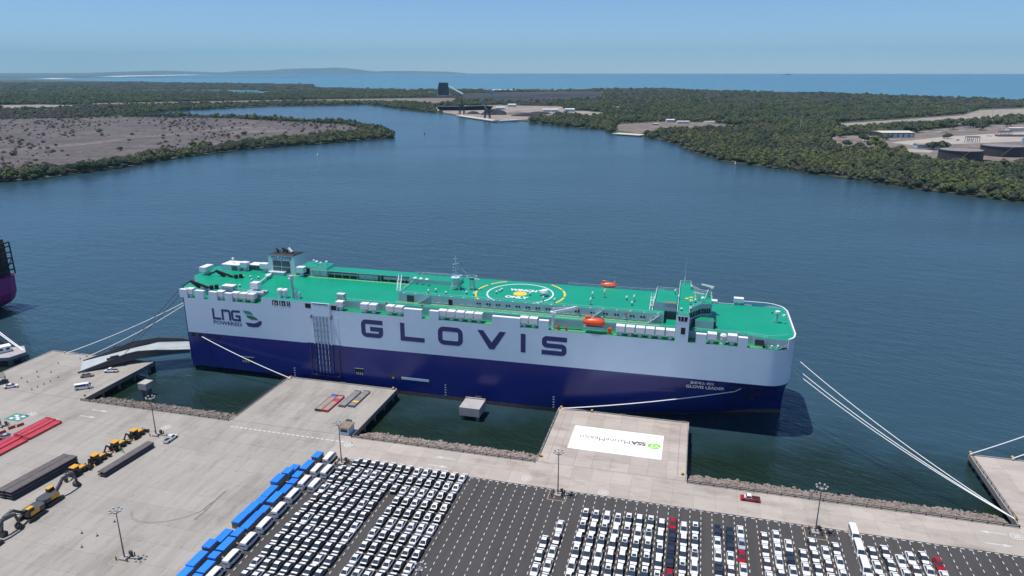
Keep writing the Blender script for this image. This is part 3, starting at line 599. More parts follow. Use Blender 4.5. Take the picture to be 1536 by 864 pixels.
hh = house(-159.9,-147.5,258.2,265.2,ZM,38.0,side='ship_pale',top='deck_green'); b = MB(); b.box(-159.2,-155.5,258.12,258.2,34.6,37.2); sp(b, 'opening', 'dark_opening', hh)
for x,y,r in [(-151,260,.55),(-149.5,262,.6),(-153.5,261,.7),(-156,263,.5)]:
    b = MB(); b.cyl((x,y,38),.12,.9,6); b.sph((x,y,39.3),r); sp(b, 'radome', 'ship_white', hh)
# far-side canopy with posts
b = MB(); b.box(-154.6,-108.2,257.4,263.8,36.7,36.95,0,1); can = sp(b, 'canopy', ['ship_white','deck_green'])
b = MB(); b.bar((0,0,ZM),(0,0,36.7),.22); me = b.mesh('canopy_post', ['ship_grey'])
for i in range(14): link(bpy.data.objects.new('canopy_post', me), can, at(-154.2+i*3.5,257.7,0))
b = MB(); b.box(-154,-109,262.4,262.7,ZM,36.7,0); b.box(-133,-124.5,258.6,262.3,ZM+.01,36.0,1); b.tube([(-122,259.5,35),(-110,259.5,35)],.7,8,2); b.tube([(-150,260.6,34.8),(-134,260.6,34.8)],.5,8,2); sp(b, 'pipe_gallery', ['ship_grey','ship_pale','ship_white'], can)
# ------ accommodation block with helicopter winch area
b = MB(); b.box(-105.2,-7.0,235.2,262.0,ZM+.003,ZA,0,1); acc = sp(b, 'accommodation_block', ['ship_grey','deck_green'])
for x in list(np.arange(-74,-47,3.7))+[-37.5,-32,-27.5,-23.6,-18.2,-14.6,-10.5]:
    for dx in (0,1.0):
        b = MB(); b.box(x+dx-.3,x+dx+.3,235.12,235.3,35.3,35.95); sp(b, 'window', 'dark_glass', acc)
for x0,x1,z1,m in [(-101.7,-98.9,36.6,'louvre'),(-85.2,-83.7,36.2,'dark_opening')]:
    b = MB(); b.box(x0,x1,235.1,235.3,ZM+.2,z1); sp(b, 'door', m, acc)
for x in np.arange(-96,-9,3.0):
    if -86 < x < -83: continue
    b = MB(); b.box(x,x+1.9,235.13,235.3,34.55,34.62); sp(b, 'ledge', 'ship_white', acc)
for x in np.arange(-103,-8,4.7):
    b = MB(); b.cbox((x,235.7,ZA),(.7,.6,.3)); sp(b, 'deck_lamp', 'ship_white', acc)
def shiprail(pts, h=1.0, step=3.0, m='ship_pale', r=.09, name='railing', parent=None):
    b = MB()
    for i in range(len(pts)-1):
        A = Vector(pts[i]); B = Vector(pts[i+1]); n = max(1,int((B-A).length/step))
        for q in (h, h*.5): b.bar(A+Vector((0,0,q)), B+Vector((0,0,q)), r)
        for j in range(n+1): p = A+(B-A)*j/n; b.bar(p, p+Vector((0,0,h)), r)
    return sp(b, name, m, parent)
shiprail([(-105,235.4,ZA),(-7.4,235.4,ZA)]); shiprail([(-105,235.6,ZA),(-105,261.8,ZA)]); shiprail([(-126,230.5,ZM),(-3,230.5,ZM)]); shiprail([(-189,232.3,ZM),(-160,230.7,ZM)]); shiprail([(3,230.5,ZM),(20,230.5,ZM),(27,228.8,ZM),(33,231.5,ZM)])
shiprail([(26,YN+.3,ZS),(30,YN+.6,ZS),(33.4,229,ZS)], h=1.1); shiprail([(-104,261.8,ZA),(-86,261.8,ZA)]); shiprail([(-45,261.8,ZA),(-8,261.8,ZA)])
b = MB(); b.box(-106.9,-86.2,249.6,256.2,ZA+.003,38.6,0,1); sp(b, 'upper_platform', ['ship_grey','deck_green'], acc); shiprail([(-106.5,256,38.6),(-86.5,256,38.6)])
def stair(A, B, w, name='stair'):
    b = MB(); A = Vector(A); B = Vector(B); d = (B-A); s = d.cross(Vector((0,0,1))).normalized()*w/2
    b.bar(A+s,B+s,.2,.3); b.bar(A-s,B-s,.2,.3); n = 9
    for i in range(1,n): p = A+d*i/n; b.bar(p-s,p+s,.3,.06)
    b.bar(A+s+Vector((0,0,1)),B+s+Vector((0,0,1)),.08); b.bar(A-s+Vector((0,0,1)),B-s+Vector((0,0,1)),.08)
    return sp(b, name, 'ship_pale')
stair((-97,234.6,ZM),(-92.5,234.6,ZA),1.0); stair((-32,234.6,ZM),(-28.0,234.6,ZA),1.0); stair((-12,234.6,ZM),(-8.3,234.6,ZA),1.0); stair((-106.3,238,ZA),(-108.8,246,40.4),1.2); stair((-108.8,246,40.4),(-109.4,256,37.2),1.2)
stair((14,229,ZS),(17.5,229,34.2),.9)
ZT = ZA+.03
def ring(cx,cy,r,w,m,a0=0,a1=360,dash=None,name='deck_circle',n=72):
    b = MB(); k = 0
    for i in range(n):
        if dash and i % dash[1] >= dash[0]: continue
        t0 = math.radians(a0+(a1-a0)*i/n); t1 = math.radians(a0+(a1-a0)*(i+1)/n)
        P = [(cx+q*math.cos(t), cy+q*math.sin(t)) for q,t in ((r-w/2,t0),(r+w/2,t0),(r+w/2,t1),(r-w/2,t1))]
        if any(y < 235.5 or y > 261.7 for _,y in P): continue
        b.add([(x,y,ZT) for x,y in P], [(0,1,2,3)])
    return sp(b, name, m, acc) if b.f else None
HC = (-60.6, 246.3); ring(*HC,12.4,.55,'ship_white'); 
for k in range(12): ring(*HC,16.8,.75,'ship_yellow',k*30+2,k*30+27,None,'circle_dash',8)
b = MB(); b.add([(HC[0]+2.6*math.cos(a),HC[1]+2.6*math.sin(a),ZT) for a in np.linspace(0,2*math.pi,33)[:-1]], [tuple(range(32))]); sp(b, 'winch_spot', 'ship_yellow', acc)
lettering('deck_lettering', 'WINCH', lambda s,t: at(-65.6+s*10.6, 249.3+t*2.6, ZT+.01), 'ship_white', acc, .05)
lettering('deck_lettering', 'ONLY', lambda s,t: at(-65.2+s*8.8, 240.4+t*2.6, ZT+.01), 'ship_white', acc, .05)
# yellow walkway lines on the starboard passage
b = MB(); b.add([(-106,234.55,ZM+.02),(-8,234.55,ZM+.02),(-8,234.8,ZM+.02),(-106,234.8,ZM+.02)], [(0,1,2,3)]); b.add([(-106,227.3,ZS+.02),(26,227.3,ZS+.02),(26,227.5,ZS+.02),(-106,227.5,ZS+.02)], [(0,1,2,3)])
b.add([(-170,256.6,ZM+.02),(-110,256.6,ZM+.02),(-110,256.9,ZM+.02),(-170,256.9,ZM+.02)], [(0,1,2,3)]); sp(b, 'walkway_line', 'ship_yellow')
b = MB()
for y in (232.2,): b.add([(-84,y,ZM+.02),(-8,y,ZM+.02),(-8,y+.2,ZM+.02),(-84,y+.2,ZM+.02)], [(0,1,2,3)])
sp(b, 'walkway_line', 'ship_white')
# lattice antenna mast
def lattice(cx,cy,z0,z1,w0,w1,name,m='ship_pale',k=7):
    b = MB(); c = lambda t: [(cx+sx*(w0+(w1-w0)*t)/2, cy+sy*(w0+(w1-w0)*t)/2, z0+(z1-z0)*t) for sx,sy in ((-1,-1),(1,-1),(1,1),(-1,1))]
    for i in range(k):
        A = c(i/k); B = c((i+1)/k)
        for j in range(4): b.bar(A[j],B[j],.2); b.bar(A[j],B[(j+1)%4],.13); b.bar(B[j],B[(j+1)%4],.13)
    return b
b = lattice(-85.8,246,ZA,41.6,3.4,1.6,'m',k=4); b.cyl((-85.8,246,41.6),2.0,.2,12,0); b.cyl((-85.8,246,41.6),.25,8.6,6,0,r2=.1)
for i,z in enumerate((43.2,44.4,45.6,46.8)): b.bar((-86.9,245.6,z),(-84.7,246.4,z+.4),.4,.14)
b.bar((-86.8,246,49),(-84.9,246,49.1),.12); b.cyl((-83.6,245,42),.5,.9,8,0); b.tube([(-85.8,246,47),(-79.8,247,41.5)],.05,4); sp(b, 'antenna_mast', 'ship_pale', acc)
b = lattice(-79.8,247,ZA,41.0,1.8,1.4,'m',k=3); b.cyl((-79.8,247,41.0),1.1,.8,10,1); b.bar((-79.8,247,41.2),(-76.8,247,41.0),.7,.6); 
for i in range(12): a=i*math.pi/6; c_=(i+1)*math.pi/6; b.bar((-79.8+2*math.cos(a),247+2*math.sin(a),42.2),(-79.8+2*math.cos(c_),247+2*math.sin(c_),42.2),.14)
sp(b, 'search_light_mast', ['ship_pale','deck_green'], acc)
# ------ bridge across the full beam
ZB = 40.5
pl_ = [(-2.7,YN),(1.6,YN),(1.6,233.5),(5.4,239.5),(8.9,240.6),(8.9,251.6),(5.0,253.4),(1.6,258.5),(1.6,YF-1.5),(-2.7,YF-1.5)]
b = MB(); b.prism(pl_, 38.9, ZB, 0, top=1); bri = sp(b, 'bridge', ['ship_grey','deck_green'])
b = MB(); b.box(-2.7,1.6,YN-.004,YN+3.4,ZS-.02,38.9,0); sp(b, 'bridge_wing_column', 'hull_light', bri); b = MB(); b.box(-2.4,1.3,YF-5,YF-1.6,ZS,38.9,0); sp(b, 'bridge_wing_column', 'hull_light', bri)
b = MB(); b.box(-2.7,1.6,YN-.006,YN-.004,38.9,ZB,0); sp(b, 'wing_front', 'hull_light', bri)
b = MB(); b.add([(-2.2,YN-.05,39.95),(1.1,YN-.05,39.95),(.8,YN-.05,38.35),(-1.7,YN-.05,38.35)], [(0,1,2,3)][::1]); sp(b, 'window', 'dark_glass', bri)
for x in (-1.15,-.1):
    b = MB(); b.box(x-.07,x+.07,YN-.1,YN-.05,38.3,40.0); sp(b, 'mullion', 'hull_light', bri)
b = MB(); b.box(-.9,.5,YN-.05,YN,33.9,36.2); sp(b, 'door', 'dark_opening', bri)
b = MB(); pw_ = [(-2.3,229.4),(1.2,229.4),(1.2,233.8),(5.1,240.0),(8.4,241),(8.4,251.2),(4.8,253),(1.2,258),(1.2,261),(-2.3,261)]; b.prism(pw_, 37.0, 38.9, 0); sp(b, 'window_band', 'dark_glass', bri)
b = MB(); b.prism([(x,y) for x,y in pl_], 36.5, 37.0, 0); sp(b, 'window_sill', 'ship_grey', bri)
b = MB(); b.prism([(-2.2,233),(1.0,233),(4.8,240.3),(8.0,241.2),(8.0,251),(4.6,252.8),(1,258),(-2.2,258)], ZM+.005, 36.5, 0); sp(b, 'bridge_front', 'ship_grey', bri)
for A,B in [((1.4,234),(5.2,239.9)),((5.4,240.1),(8.6,240.9)),((8.65,241.2),(8.65,251))]:
    for t in np.linspace(0.04,.96,5):
        b = MB(); p = Vector((*A,36.95))*(1-t)+Vector((*B,36.95))*t; b.bar(p, p+Vector((0,0,1.95)), .16); sp(b, 'mullion', 'ship_grey', bri)
shiprail([(-2.5,226.4,ZB),(-2.5,263.8,ZB),(1.4,263.8,ZB),(1.4,258.6,ZB),(5,253.6,ZB),(8.7,251.6,ZB),(8.7,240.8,ZB)], m='ship_white'); shiprail([(-2.5,226.4,ZB),(1.4,226.4,ZB),(1.4,233.4,ZB),(5.3,239.6,ZB),(8.7,240.8,ZB)], m='ship_pale')
for u,v,h in [(1013,440,1.5),(1037.5,434,1.6),(1036,457,1.8),(1036,465,1),(1043,454,1.4),(1018,449,1.6),(1022,466,1)]:
    x,y,_ = gp(u,v,ZB); mushroom(x,y,ZB,h,.4)
for u,v in [(1030.5,448),(1037,446.5),(1037,451)]:
    x,y,_ = gp(u,v,ZB); b = MB(); b.box(x-.6,x+.6,y-.6,y+.6,ZB,ZB+.12); sp(b, 'deck_hatch', 'ship_yellow', bri)
b = MB(); x,y,_ = gp(1044,447,ZB); b.cyl((x,y,ZB),.4,1.6,8,0); b.sph((x,y,ZB+2.0),.5,8,5,1); sp(b, 'beacon', ['ship_white','orange'], bri)
b = MB(); b.cyl((-.9,262.3,ZB),.22,2.6,6,0); b.cyl((-.9,262.3,ZB+2.6),.09,7.5,5,0,r2=.04); sp(b, 'whip_antenna', 'ship_pale', bri)
b = MB(); b.cyl((7.6,248.5,ZB),.35,3.6,8,0); b.bar((5.0,249.3,ZB+4.2),(9.2,247.4,ZB+4.0),.35,.5,1); b.bar((6.6,248.5,ZB+2.4),(8.6,248.5,ZB+2.4),.9,.12,0); b.cyl((7.6,248.5,ZB+3.6),.5,.4,8,1); b.sph((8.6,249,ZB+3.2),.6,8,5,1); b.bar((7.6,248.5,ZB+3),(6.2,245.4,ZB),.18); b.bar((7.6,248.5,ZB+3),(6.4,251,ZB),.18); sp(b, 'radar_mast', ['ship_grey','ship_white'], bri)
b = MB(); b.cyl((4.2,243.5,ZB),.3,2.4,8,0); b.bar((2.4,243.7,ZB+2.6),(6.0,243.3,ZB+2.6),.25,.35,1); b.sph((5.6,242.6,ZB+1.2),.6,8,5,1); sp(b, 'radar_scanner', ['ship_grey','ship_white'], bri)
b = MB(); b.box(-10.8,-3.0,239.6,255,ZA+.004,40.0,0,1); hb = sp(b, 'deck_house', ['ship_grey','deck_green'])
b = MB(); b.add([(-7.2,239.5,39.85),(-3.2,239.5,39.85),(-3.2,241.0,40.05),(-7.2,241.0,40.05)], [(0,1,2,3)]); sp(b, 'red_banner', 'ship_red', hb)
shiprail([(-10.6,239.8,40),(-10.6,254.8,40),(-3,254.8,40)], m='ship_white'); stair((-11.6,239,ZA),(-11.6,246,40.0),1.0)
b = MB(); b.box(-11.2,-11.0,240,247,ZA,38.2); sp(b, 'yellow_rail', 'ship_yellow', hb)
b = MB(); b.box(3.6,9.6,233.6,237.6,ZM+.004,36.5,0,1); b.box(9.6,10.4,234.5,237,ZM+.004,36.2,2); sp(b, 'stair_house', ['ship_grey','deck_green2','louvre'], ship)
# bow mast and bow wall details
b = MB(); b.cyl((30.9,245.7,ZM),.28,3.6,8,0); b.bar((30.9,245.7,ZM+2.6),(29.4,245.2,ZM),.15); b.cyl((30.9,245.7,ZM+3.6),.85,.6,10,1); b.bar((30.9,245.7,ZM+2.9),(33.0,245.3,ZM+2.9),.15); b.cyl((33.0,245.3,ZM+2.6),.5,.6,8,1); b.bar((30.9,245.7,ZM+3.0),(29.2,246,ZM+3.2),.15); b.sph((29.2,246,ZM+3.3),.3,6,4,2); sp(b, 'bow_mast', ['ship_grey','ship_white','black_soot'])
b = MB(); b.box(22.8,25.6,228.25,228.6,ZS+.3,33.4); sp(b, 'louvre', 'louvre')
b = MB(); b.box(25.2,26.6,226.9,227.7,ZS,ZS+.9,0); b.cyl((28,227.5,ZS),.35,.9,8,1); b.cyl((30,228.3,ZS),.35,.8,8,1); sp(b, 'mooring_fitting', ['black_soot','ship_white'])
for x,y,z in [(17.2,230.3,34.2),(18.8,263.4,34.6),(-36.5,234.9,36.4),(-94,230.8,34.6),(-20,234.9,36.4),(-108,230.6,34.4),(-159,229.8,35.0)]:
    b = MB(); b.sph((x,y,z),.42,8,5); sp(b, 'life_ring', 'ship_red')
for x,z,r in [(-155.8,32.4,1.2),(-24.4,32.4,1.1),(-42.2,32.2,.6),(-16.8,31.9,.6),(-39.5,32,.5)]:
    b = MB(); b.box(x-r*.55,x+r*.55,226.9,227.9,ZS,z+r*.7); b.cyl((x,227.4,z+r*.5),r*.5,.4,8); sp(b, 'lifebuoy_locker', 'orange')
# provision crane
b = MB(); b.cyl((-44.2,227.9,ZS),.55,5.4,10); b.box(-45.2,-43.2,227.2,228.6,36.4,37.4); b.bar((-44.4,227.9,37.2),(-36.8,228.6,39.0),.8,.8); b.bar((-38.4,228.5,38.6),(-36.4,228.6,39.3),.9,1.0); b.bar((-44.2,227.9,38.6),(-38.6,228.5,39.2),.2); b.bar((-44.2,227.9,37.0),(-44.2,227.9,38.8),.4); sp(b, 'provision_crane', 'vent_white')
# windows / openings in the flush casing and the side ramp recess
for u0,u1 in ((411,419.5),(421.5,430.5),(432.5,437.5)):
    b = MB(); x0 = bx(u0); x1 = bx(u1); b.box(x0,x1,YN-.04,YN+.02,31.35,33.3); o = sp(b, 'opening', 'dark_opening', cas); b = MB(); b.box(x0+.5,x0+1.0,YN-.09,YN-.04,31.4,33.0); b.box(x1-1,x1-.6,YN-.09,YN-.04,31.6,32.6); sp(b, 'bitt', 'ship_pale', cas)
for x0,x1 in ((-139.4,-137.0),(-128.6,-126.4)):
    b = MB(); b.box(x0,x1,YN-.04,YN+.02,31.4,33.2); sp(b, 'opening', 'dark_opening', cas)
b = MB(); b.box(-136.6,-129.0,YN-.35,YN-.01,28.6,33.75,0); b.box(-136.0,-129.6,YN-.40,YN-.35,33.25,33.6,1); sp(b, 'side_ramp_head', ['hull_light','louvre'])
b = MB(); b.box(-139.6,-126.0,YN-.06,YN-.01,17.4,28.6,0); b.box(-139.8,-125.2,YN-.10,YN-.01,16.6,17.4,2); b.box(-138.6,-126.4,YN-.08,YN-.01,4.2,16.6,1); sp(b, 'side_ramp_recess', ['hull_light','hull_navy','hull_navy'])
b = MB()
for x in (-136.4,-135.0,-133.6,-132.2,-130.8,-129.4): b.box(x-.13,x+.13,YN-.5,YN-.1,5.6,28.5,0 if x in (-136.4,-129.4) else 1)
for i,z in enumerate(np.arange(6.0,28,2.35)): b.box(-136.2,-129.6,YN-.36,YN-.1,z,z+.12,2)
sp(b, 'side_ramp_lattice', ['vent_white','ship_grey','ship_grey'])
b = MB()
for x in (-136.4,-134.0,-131.6,-129.4): b.box(x-.3,x+.3,YN-.56,YN-.5,5.4,17.2,0)
for z in np.arange(6.0,17,2.35): b.box(-136.2,-129.6,YN-.54,YN-.36,z-.05,z+.3,0)
sp(b, 'side_ramp_lattice', 'hull_navy')
b = MB(); b.box(-138.8,-138.4,YN-.3,YN-.08,4.2,15.5); b.box(-126.9,-126.5,YN-.3,YN-.08,4.2,15.5); b.box(-138.8,-126.5,YN-.3,YN-.08,4.0,4.5); sp(b, 'side_ramp_frame', 'ramp_dark')
b = MB(); b.box(-137.2,-136.6,YN-.8,YN-.1,27.6,29.2); b.box(-129.1,-128.5,YN-.8,YN-.1,27.6,29.2); sp(b, 'sheave', 'steel_grey')
for x0,x1,z0,z1 in [(-170,-164.2,5.9,8.5),(-120.4,-116.8,6.1,8.8)]:
    b = MB(); b.box(x0,x1,YN-.05,YN+.05,z0,z1,0)
    for i in range(4): b.box(x0+.5+i*.8,x0+.8+i*.8,YN-.1,YN-.05,z0+.1,z0+1.0,1)
    b.box(x0,x1,YN-.1,YN-.05,z1-.15,z1,1); sp(b, 'pilot_door', ['dark_opening','ship_pale'])
b = MB(); b.box(-101.5,-90.4,YN-.12,YN,6.3,7.2,0); b.box(-102.2,-101.5,YN-.15,YN,6.1,7.4,1); b.box(-90.4,-89.6,YN-.15,YN,6.1,7.4,1); sp(b, 'stowed_gangway', ['ship_pale','dark_opening'])
b = MB(); b.box(-105.6,-104.0,YN-.08,YN,6.2,7.8,0); b.box(-105.2,-104.4,YN-.12,YN-.08,6.2,6.7,1); sp(b, 'bunker_door', ['louvre','ship_yellow'])
def mhalf(x, z):
    f = lambda xi: float(np.interp(z, levels(xi), [half(xi, q) for q in levels(xi)]))
    k = max(0, min(len(xs)-2, int(np.searchsorted(xs, x))-1)); t = (x-xs[k])/(xs[k+1]-xs[k]); return f(xs[k])*(1-t)+f(xs[k+1])*t
# stern mooring openings under the colour line, and the bow ones
for u0,u1 in ((284,290),(294,300),(306,312),(320,326)):
    b = MB(); x0 = bx(u0)+.2; x1 = bx(u1); b.box(x0,x1,YN-.05,YN,15.0,16.3); sp(b, 'fairlead_opening', 'dark_opening')
for x in (17.5,20.6,23.4,25.6):
    b = MB(); y = YC-mhalf(x,16.6); b.bar((x-.9,YC-mhalf(x-.9,16.6)-.05,16.6),(x+.9,YC-mhalf(x+.9,16.6)-.05,16.6),.2,1.3); sp(b, 'fairlead_opening', 'dark_opening')
b = MB(); x=24.5; y=YC-mhalf(x,9.0)-.25; b.bar((x-.3,y,8.4),(x+.9,y-.3,11.2),.5); b.bar((x-.9,y,8.6),(x+.6,y,8.2),.6); sp(b, 'anchor', 'black_soot')
# lettering on the side
def pw(dx=0): return lambda s,t: at(s, YN-.03, t)
Z0, Z1 = 21.9, 28.9; W = 1.75
def letter(name, pts_list, closed=False):
    b = MB()
    for pts,cl in pts_list: stroke(b, pts, W, pw(), cl)
    b.build('hull_lettering', 'letter_navy', hull)
def rr(x0,x1,z0,z1,r): 
    return arc(x0+r,z1-r,r,180,90)+arc(x1-r,z1-r,r,90,0)+arc(x1-r,z0+r,r,0,-90)+arc(x0+r,z0+r,r,-90,-180)
h = W/2
x0,x1 = -116.7,-107.9; letter('G', [([(x1,Z1-h)]+arc(x0+h+1.2,Z1-h-1.2,1.2,90,180)+arc(x0+h+1.2,Z0+h+1.2,1.2,180,270)+arc(x1-h-1.2,Z0+h+1.2,1.2,-90,0)+[(x1-h,25.3),(x0+3.6,25.3)],False)])
x0,x1 = -101.0,-91.5; letter('L', [([(x0+h,Z1),(x0+h,Z0+h),(x1,Z0+h)],False)])
x0,x1 = -86.3,-76.8; letter('O', [(rr(x0+h,x1-h,Z0+h,Z1-h,1.4),True)])
b = MB(); b.add([pw()(s,t) for s,t in [(-71.3,Z1),(-69.1,Z1),(-66.0,24.6),(-63.0,Z1),(-60.7,Z1),(-65.1,Z0),(-66.9,Z0)]], [(0,1,2,6),(2,3,4,5),(2,5,6)]); b.build('hull_lettering', 'letter_navy', hull)
letter('I', [([(-54.45,Z1),(-54.45,Z0)],False)])
x0,x1 = -47.8,-38.8; mid = (Z0+Z1)/2; letter('S', [([(x1,Z1-h)]+arc(x0+h+1.0,Z1-h-.9,.9,90,180,4)+arc(x0+h+1.0,mid+.9,.9,180,270,4)+arc(x1-h-1.0,mid-.9,.9,90,0,4)+arc(x1-h-1.0,Z0+h+.9,.9,0,-90,4)+[(x0,Z0+h)],False)])
W = .95
letter('L', [([(-180.4,27.7),(-180.4,23.6),(-177.0,23.6)],False)])
letter('n', [([(-176.2,23.15),(-176.2,27.2)]+arc(-173.6,26.6,.65,90,0,4)+[(-172.95,23.15)],False)])
letter('G', [([(-168.2,27.3)]+arc(-171.2,26.6,.65,90,180,4)+arc(-171.2,24.3,.65,180,270,4)+[(-168.6,23.65),(-168.6,25.3),(-170.4,25.3)],False)])
lettering('hull_lettering', 'POWERED', lambda s,t: at(-180.8+s*12.8, YN-.03, 21.2+t*1.5), 'letter_navy', hull, .025)
def leaf(pts, m): b = MB(); b.add([pw()(s,t) for s,t in pts], [tuple(range(len(pts)))]); b.build('hull_emblem', m, hull)
leaf([(-167.0,27.9),(-164.2,27.9),(-163.0,27.3),(-162.4,26.4),(-165.2,26.5),(-166.2,27.0)][::-1], 'logo_green'); leaf([(-165.7,26.1),(-162.6,26.0),(-161.0,25.3),(-160.4,24.4),(-163.6,24.5),(-164.9,25.0)][::-1], 'logo_green2')
leaf([(-166.3,23.1),(-162.4,23.0),(-160.6,23.6),(-160.2,24.2),(-158.8,24.2),(-159.2,22.8),(-160.6,21.6),(-162.6,21.3),(-165.2,21.5)], 'letter_navy')
def bowp(x0, w, z0, hh): 
    def f(s, t):
        x = x0+s*w; z = z0+t*hh; return at(x, YC-mhalf(x,z)-.32, z)
    return f
lettering('hull_lettering', 'GLOVIS LEADER', bowp(2.1,12.6,14.55,1.35), 'ship_white', hull, .03)
lettering('hull_lettering', '글로비스 리더', bowp(3.4,7.6,16.3,1.35), 'ship_white', hull, .025)
for x in (-84.0,-43.2,-146.5):
    b = MB()
    for z in np.arange(1.7,6,1.0): b.add([at(x+q,YC-half(x,z)-.06,z+w) for q,w in ((-.3,0),(.3,0),(.3,.4),(-.3,.4))], [(0,1,2,3)])
    b.build('draught_marks', 'ship_white', hull)
# ------ stern ramp, three hinged sections on dark girders
def ramp_sec(A0,A1,B0,B1,h,name='ramp_section'):
    b = MB(); q = [A0,A1,B1,B0]; vs = [Vector(p) for p in q]; dn = Vector((0,0,-.35)); b.add(vs+[v+dn for v in vs], [(0,1,2,3),(7,6,5,4),(0,4,5,1),(1,5,6,2),(2,6,7,3),(3,7,4,0)]); return sp(b, name, 'ramp_deck', fix=True)
SECT = [((-235.8,213.6,4.22),(-227.6,204.2,4.22)),((-221.4,225.4,6.9),(-216.6,216.6,6.9)),((-212.6,230.4,8.6),(-207.2,222.6,8.6)),((-201.5,236.8,7.6),(-196.0,228.9,7.6))]
for i in range(3): ramp_sec(SECT[i][0],SECT[i][1],SECT[i+1][0],SECT[i+1][1],0)
def girder(P, hs, side):
    b = MB()
    for i in range(len(P)-1):
        A = Vector(P[i]); B = Vector(P[i+1]); vs = [A+Vector((0,0,hs[i][0])),B+Vector((0,0,hs[i+1][0])),B+Vector((0,0,hs[i+1][1])),A+Vector((0,0,hs[i][1]))]
        s = (B-A).cross(Vector((0,0,1))).normalized()*.35; b.add([v+s for v in vs]+[v-s for v in vs], [(0,1,2,3),(7,6,5,4),(0,4,5,1),(1,5,6,2),(2,6,7,3),(3,7,4,0)])
    return sp(b, 'ramp_girder', 'ramp_dark', fix=True)
girder([(-228.4,204.0,4.2),(-222,210.0,5.6),(-216.4,216.2,6.9),(-213,219.0,7.5),(-206.9,222.2,8.6),(-201.5,225.4,8.0),(-196,228.4,7.6)], [(0,.2),(-.9,1.0),(-1.6,1.6),(-1.8,1.5),(-2.4,.3),(-1.6,.2),(-1.2,.2)], -1)
girder([(-236.0,214.4,4.2),(-229,219.5,5.4),(-221.8,225.9,6.9),(-213,231,8.6),(-205,235.6,8.0),(-201.8,237.4,7.6)], [(0,.2),(-.4,1.3),(-.8,2.8),(-1.2,1.9),(-1.2,1.2),(-1.2,.2)], 1)
for i,(x,y,z) in enumerate([(-219,213.4,6.4),(-226.2,222.6,6.2)]):
    b = MB(); b.bar((x-2.4,y-1.5,z+.4),(x+2.4,y+1.5,z+1.0),.5,1.9); b.bar((x-1.3,y-.8,z+1.4),(x+1.3,y+.8,z+1.8),.5,1.2); sp(b, 'ramp_hinge', 'ramp_dark')
# ------ lifeboats (hang in davits: their own things)
def lifeboat(loc, label, sc=1.12):
    t = thing('lifeboat', loc); t.scale = (sc,)*3; rings = []
    for k in range(11):
        s = -1+2*k/10; x = 3.3*s; w = 1.35*max(.12,(1-abs(s)**3.2))**.5; zb = .55*abs(s)**2.2; ht = 2.3-.5*abs(s)**2
        rings.append([(x,-w*.5,zb),(x,-w,zb+.55),(x,-w*.97,1.25),(x,-w*.6,ht),(x,w*.6,ht),(x,w*.97,1.25),(x,w,zb+.55),(x,w*.5,zb)])
    b = MB(); b.loft(rings); b.build('hull', 'orange', t, smooth=True, fix=True)
    b = MB(); b.loft([[(x,y,z) for x,y in rect(-2.6,-1.0,-.7,.7)] if False else [(x,y,z) for x,y in rect(-2.6+d,-1.0-d,-.7+d,.7-d)] for z,d in ((2.0,0),(2.9,.12))]); b.build('wheelhouse', 'orange', t, fix=True)
    for x in (-2.4,2.4):
        b = MB(); b.bar((x,1.6,-1.6),(x,1.6,2.4),.35); b.bar((x,1.6,2.4),(x,-.2,3.1),.3); b.bar((x,0,3.1),(x,0,2.2),.12); b.build('davit', 'ship_white', t)
    b = MB(); b.box(-3,3,-.9,.9,-.55,-.3); b.bar((-2.4,0,-.5),(-2.4,1.6,-1.4),.25); b.bar((2.4,0,-.5),(2.4,1.6,-1.4),.25); b.build('cradle', 'ship_pale', t)
    return tag(t, label, 'lifeboat')
lifeboat((-29.9,227.2,33.9), 'orange lifeboat above the hull side, between the crane and ventilator boxes'); lifeboat((-29.6,264.9,36.2), 'orange lifeboat on the ship edge facing away from the quay', .92)
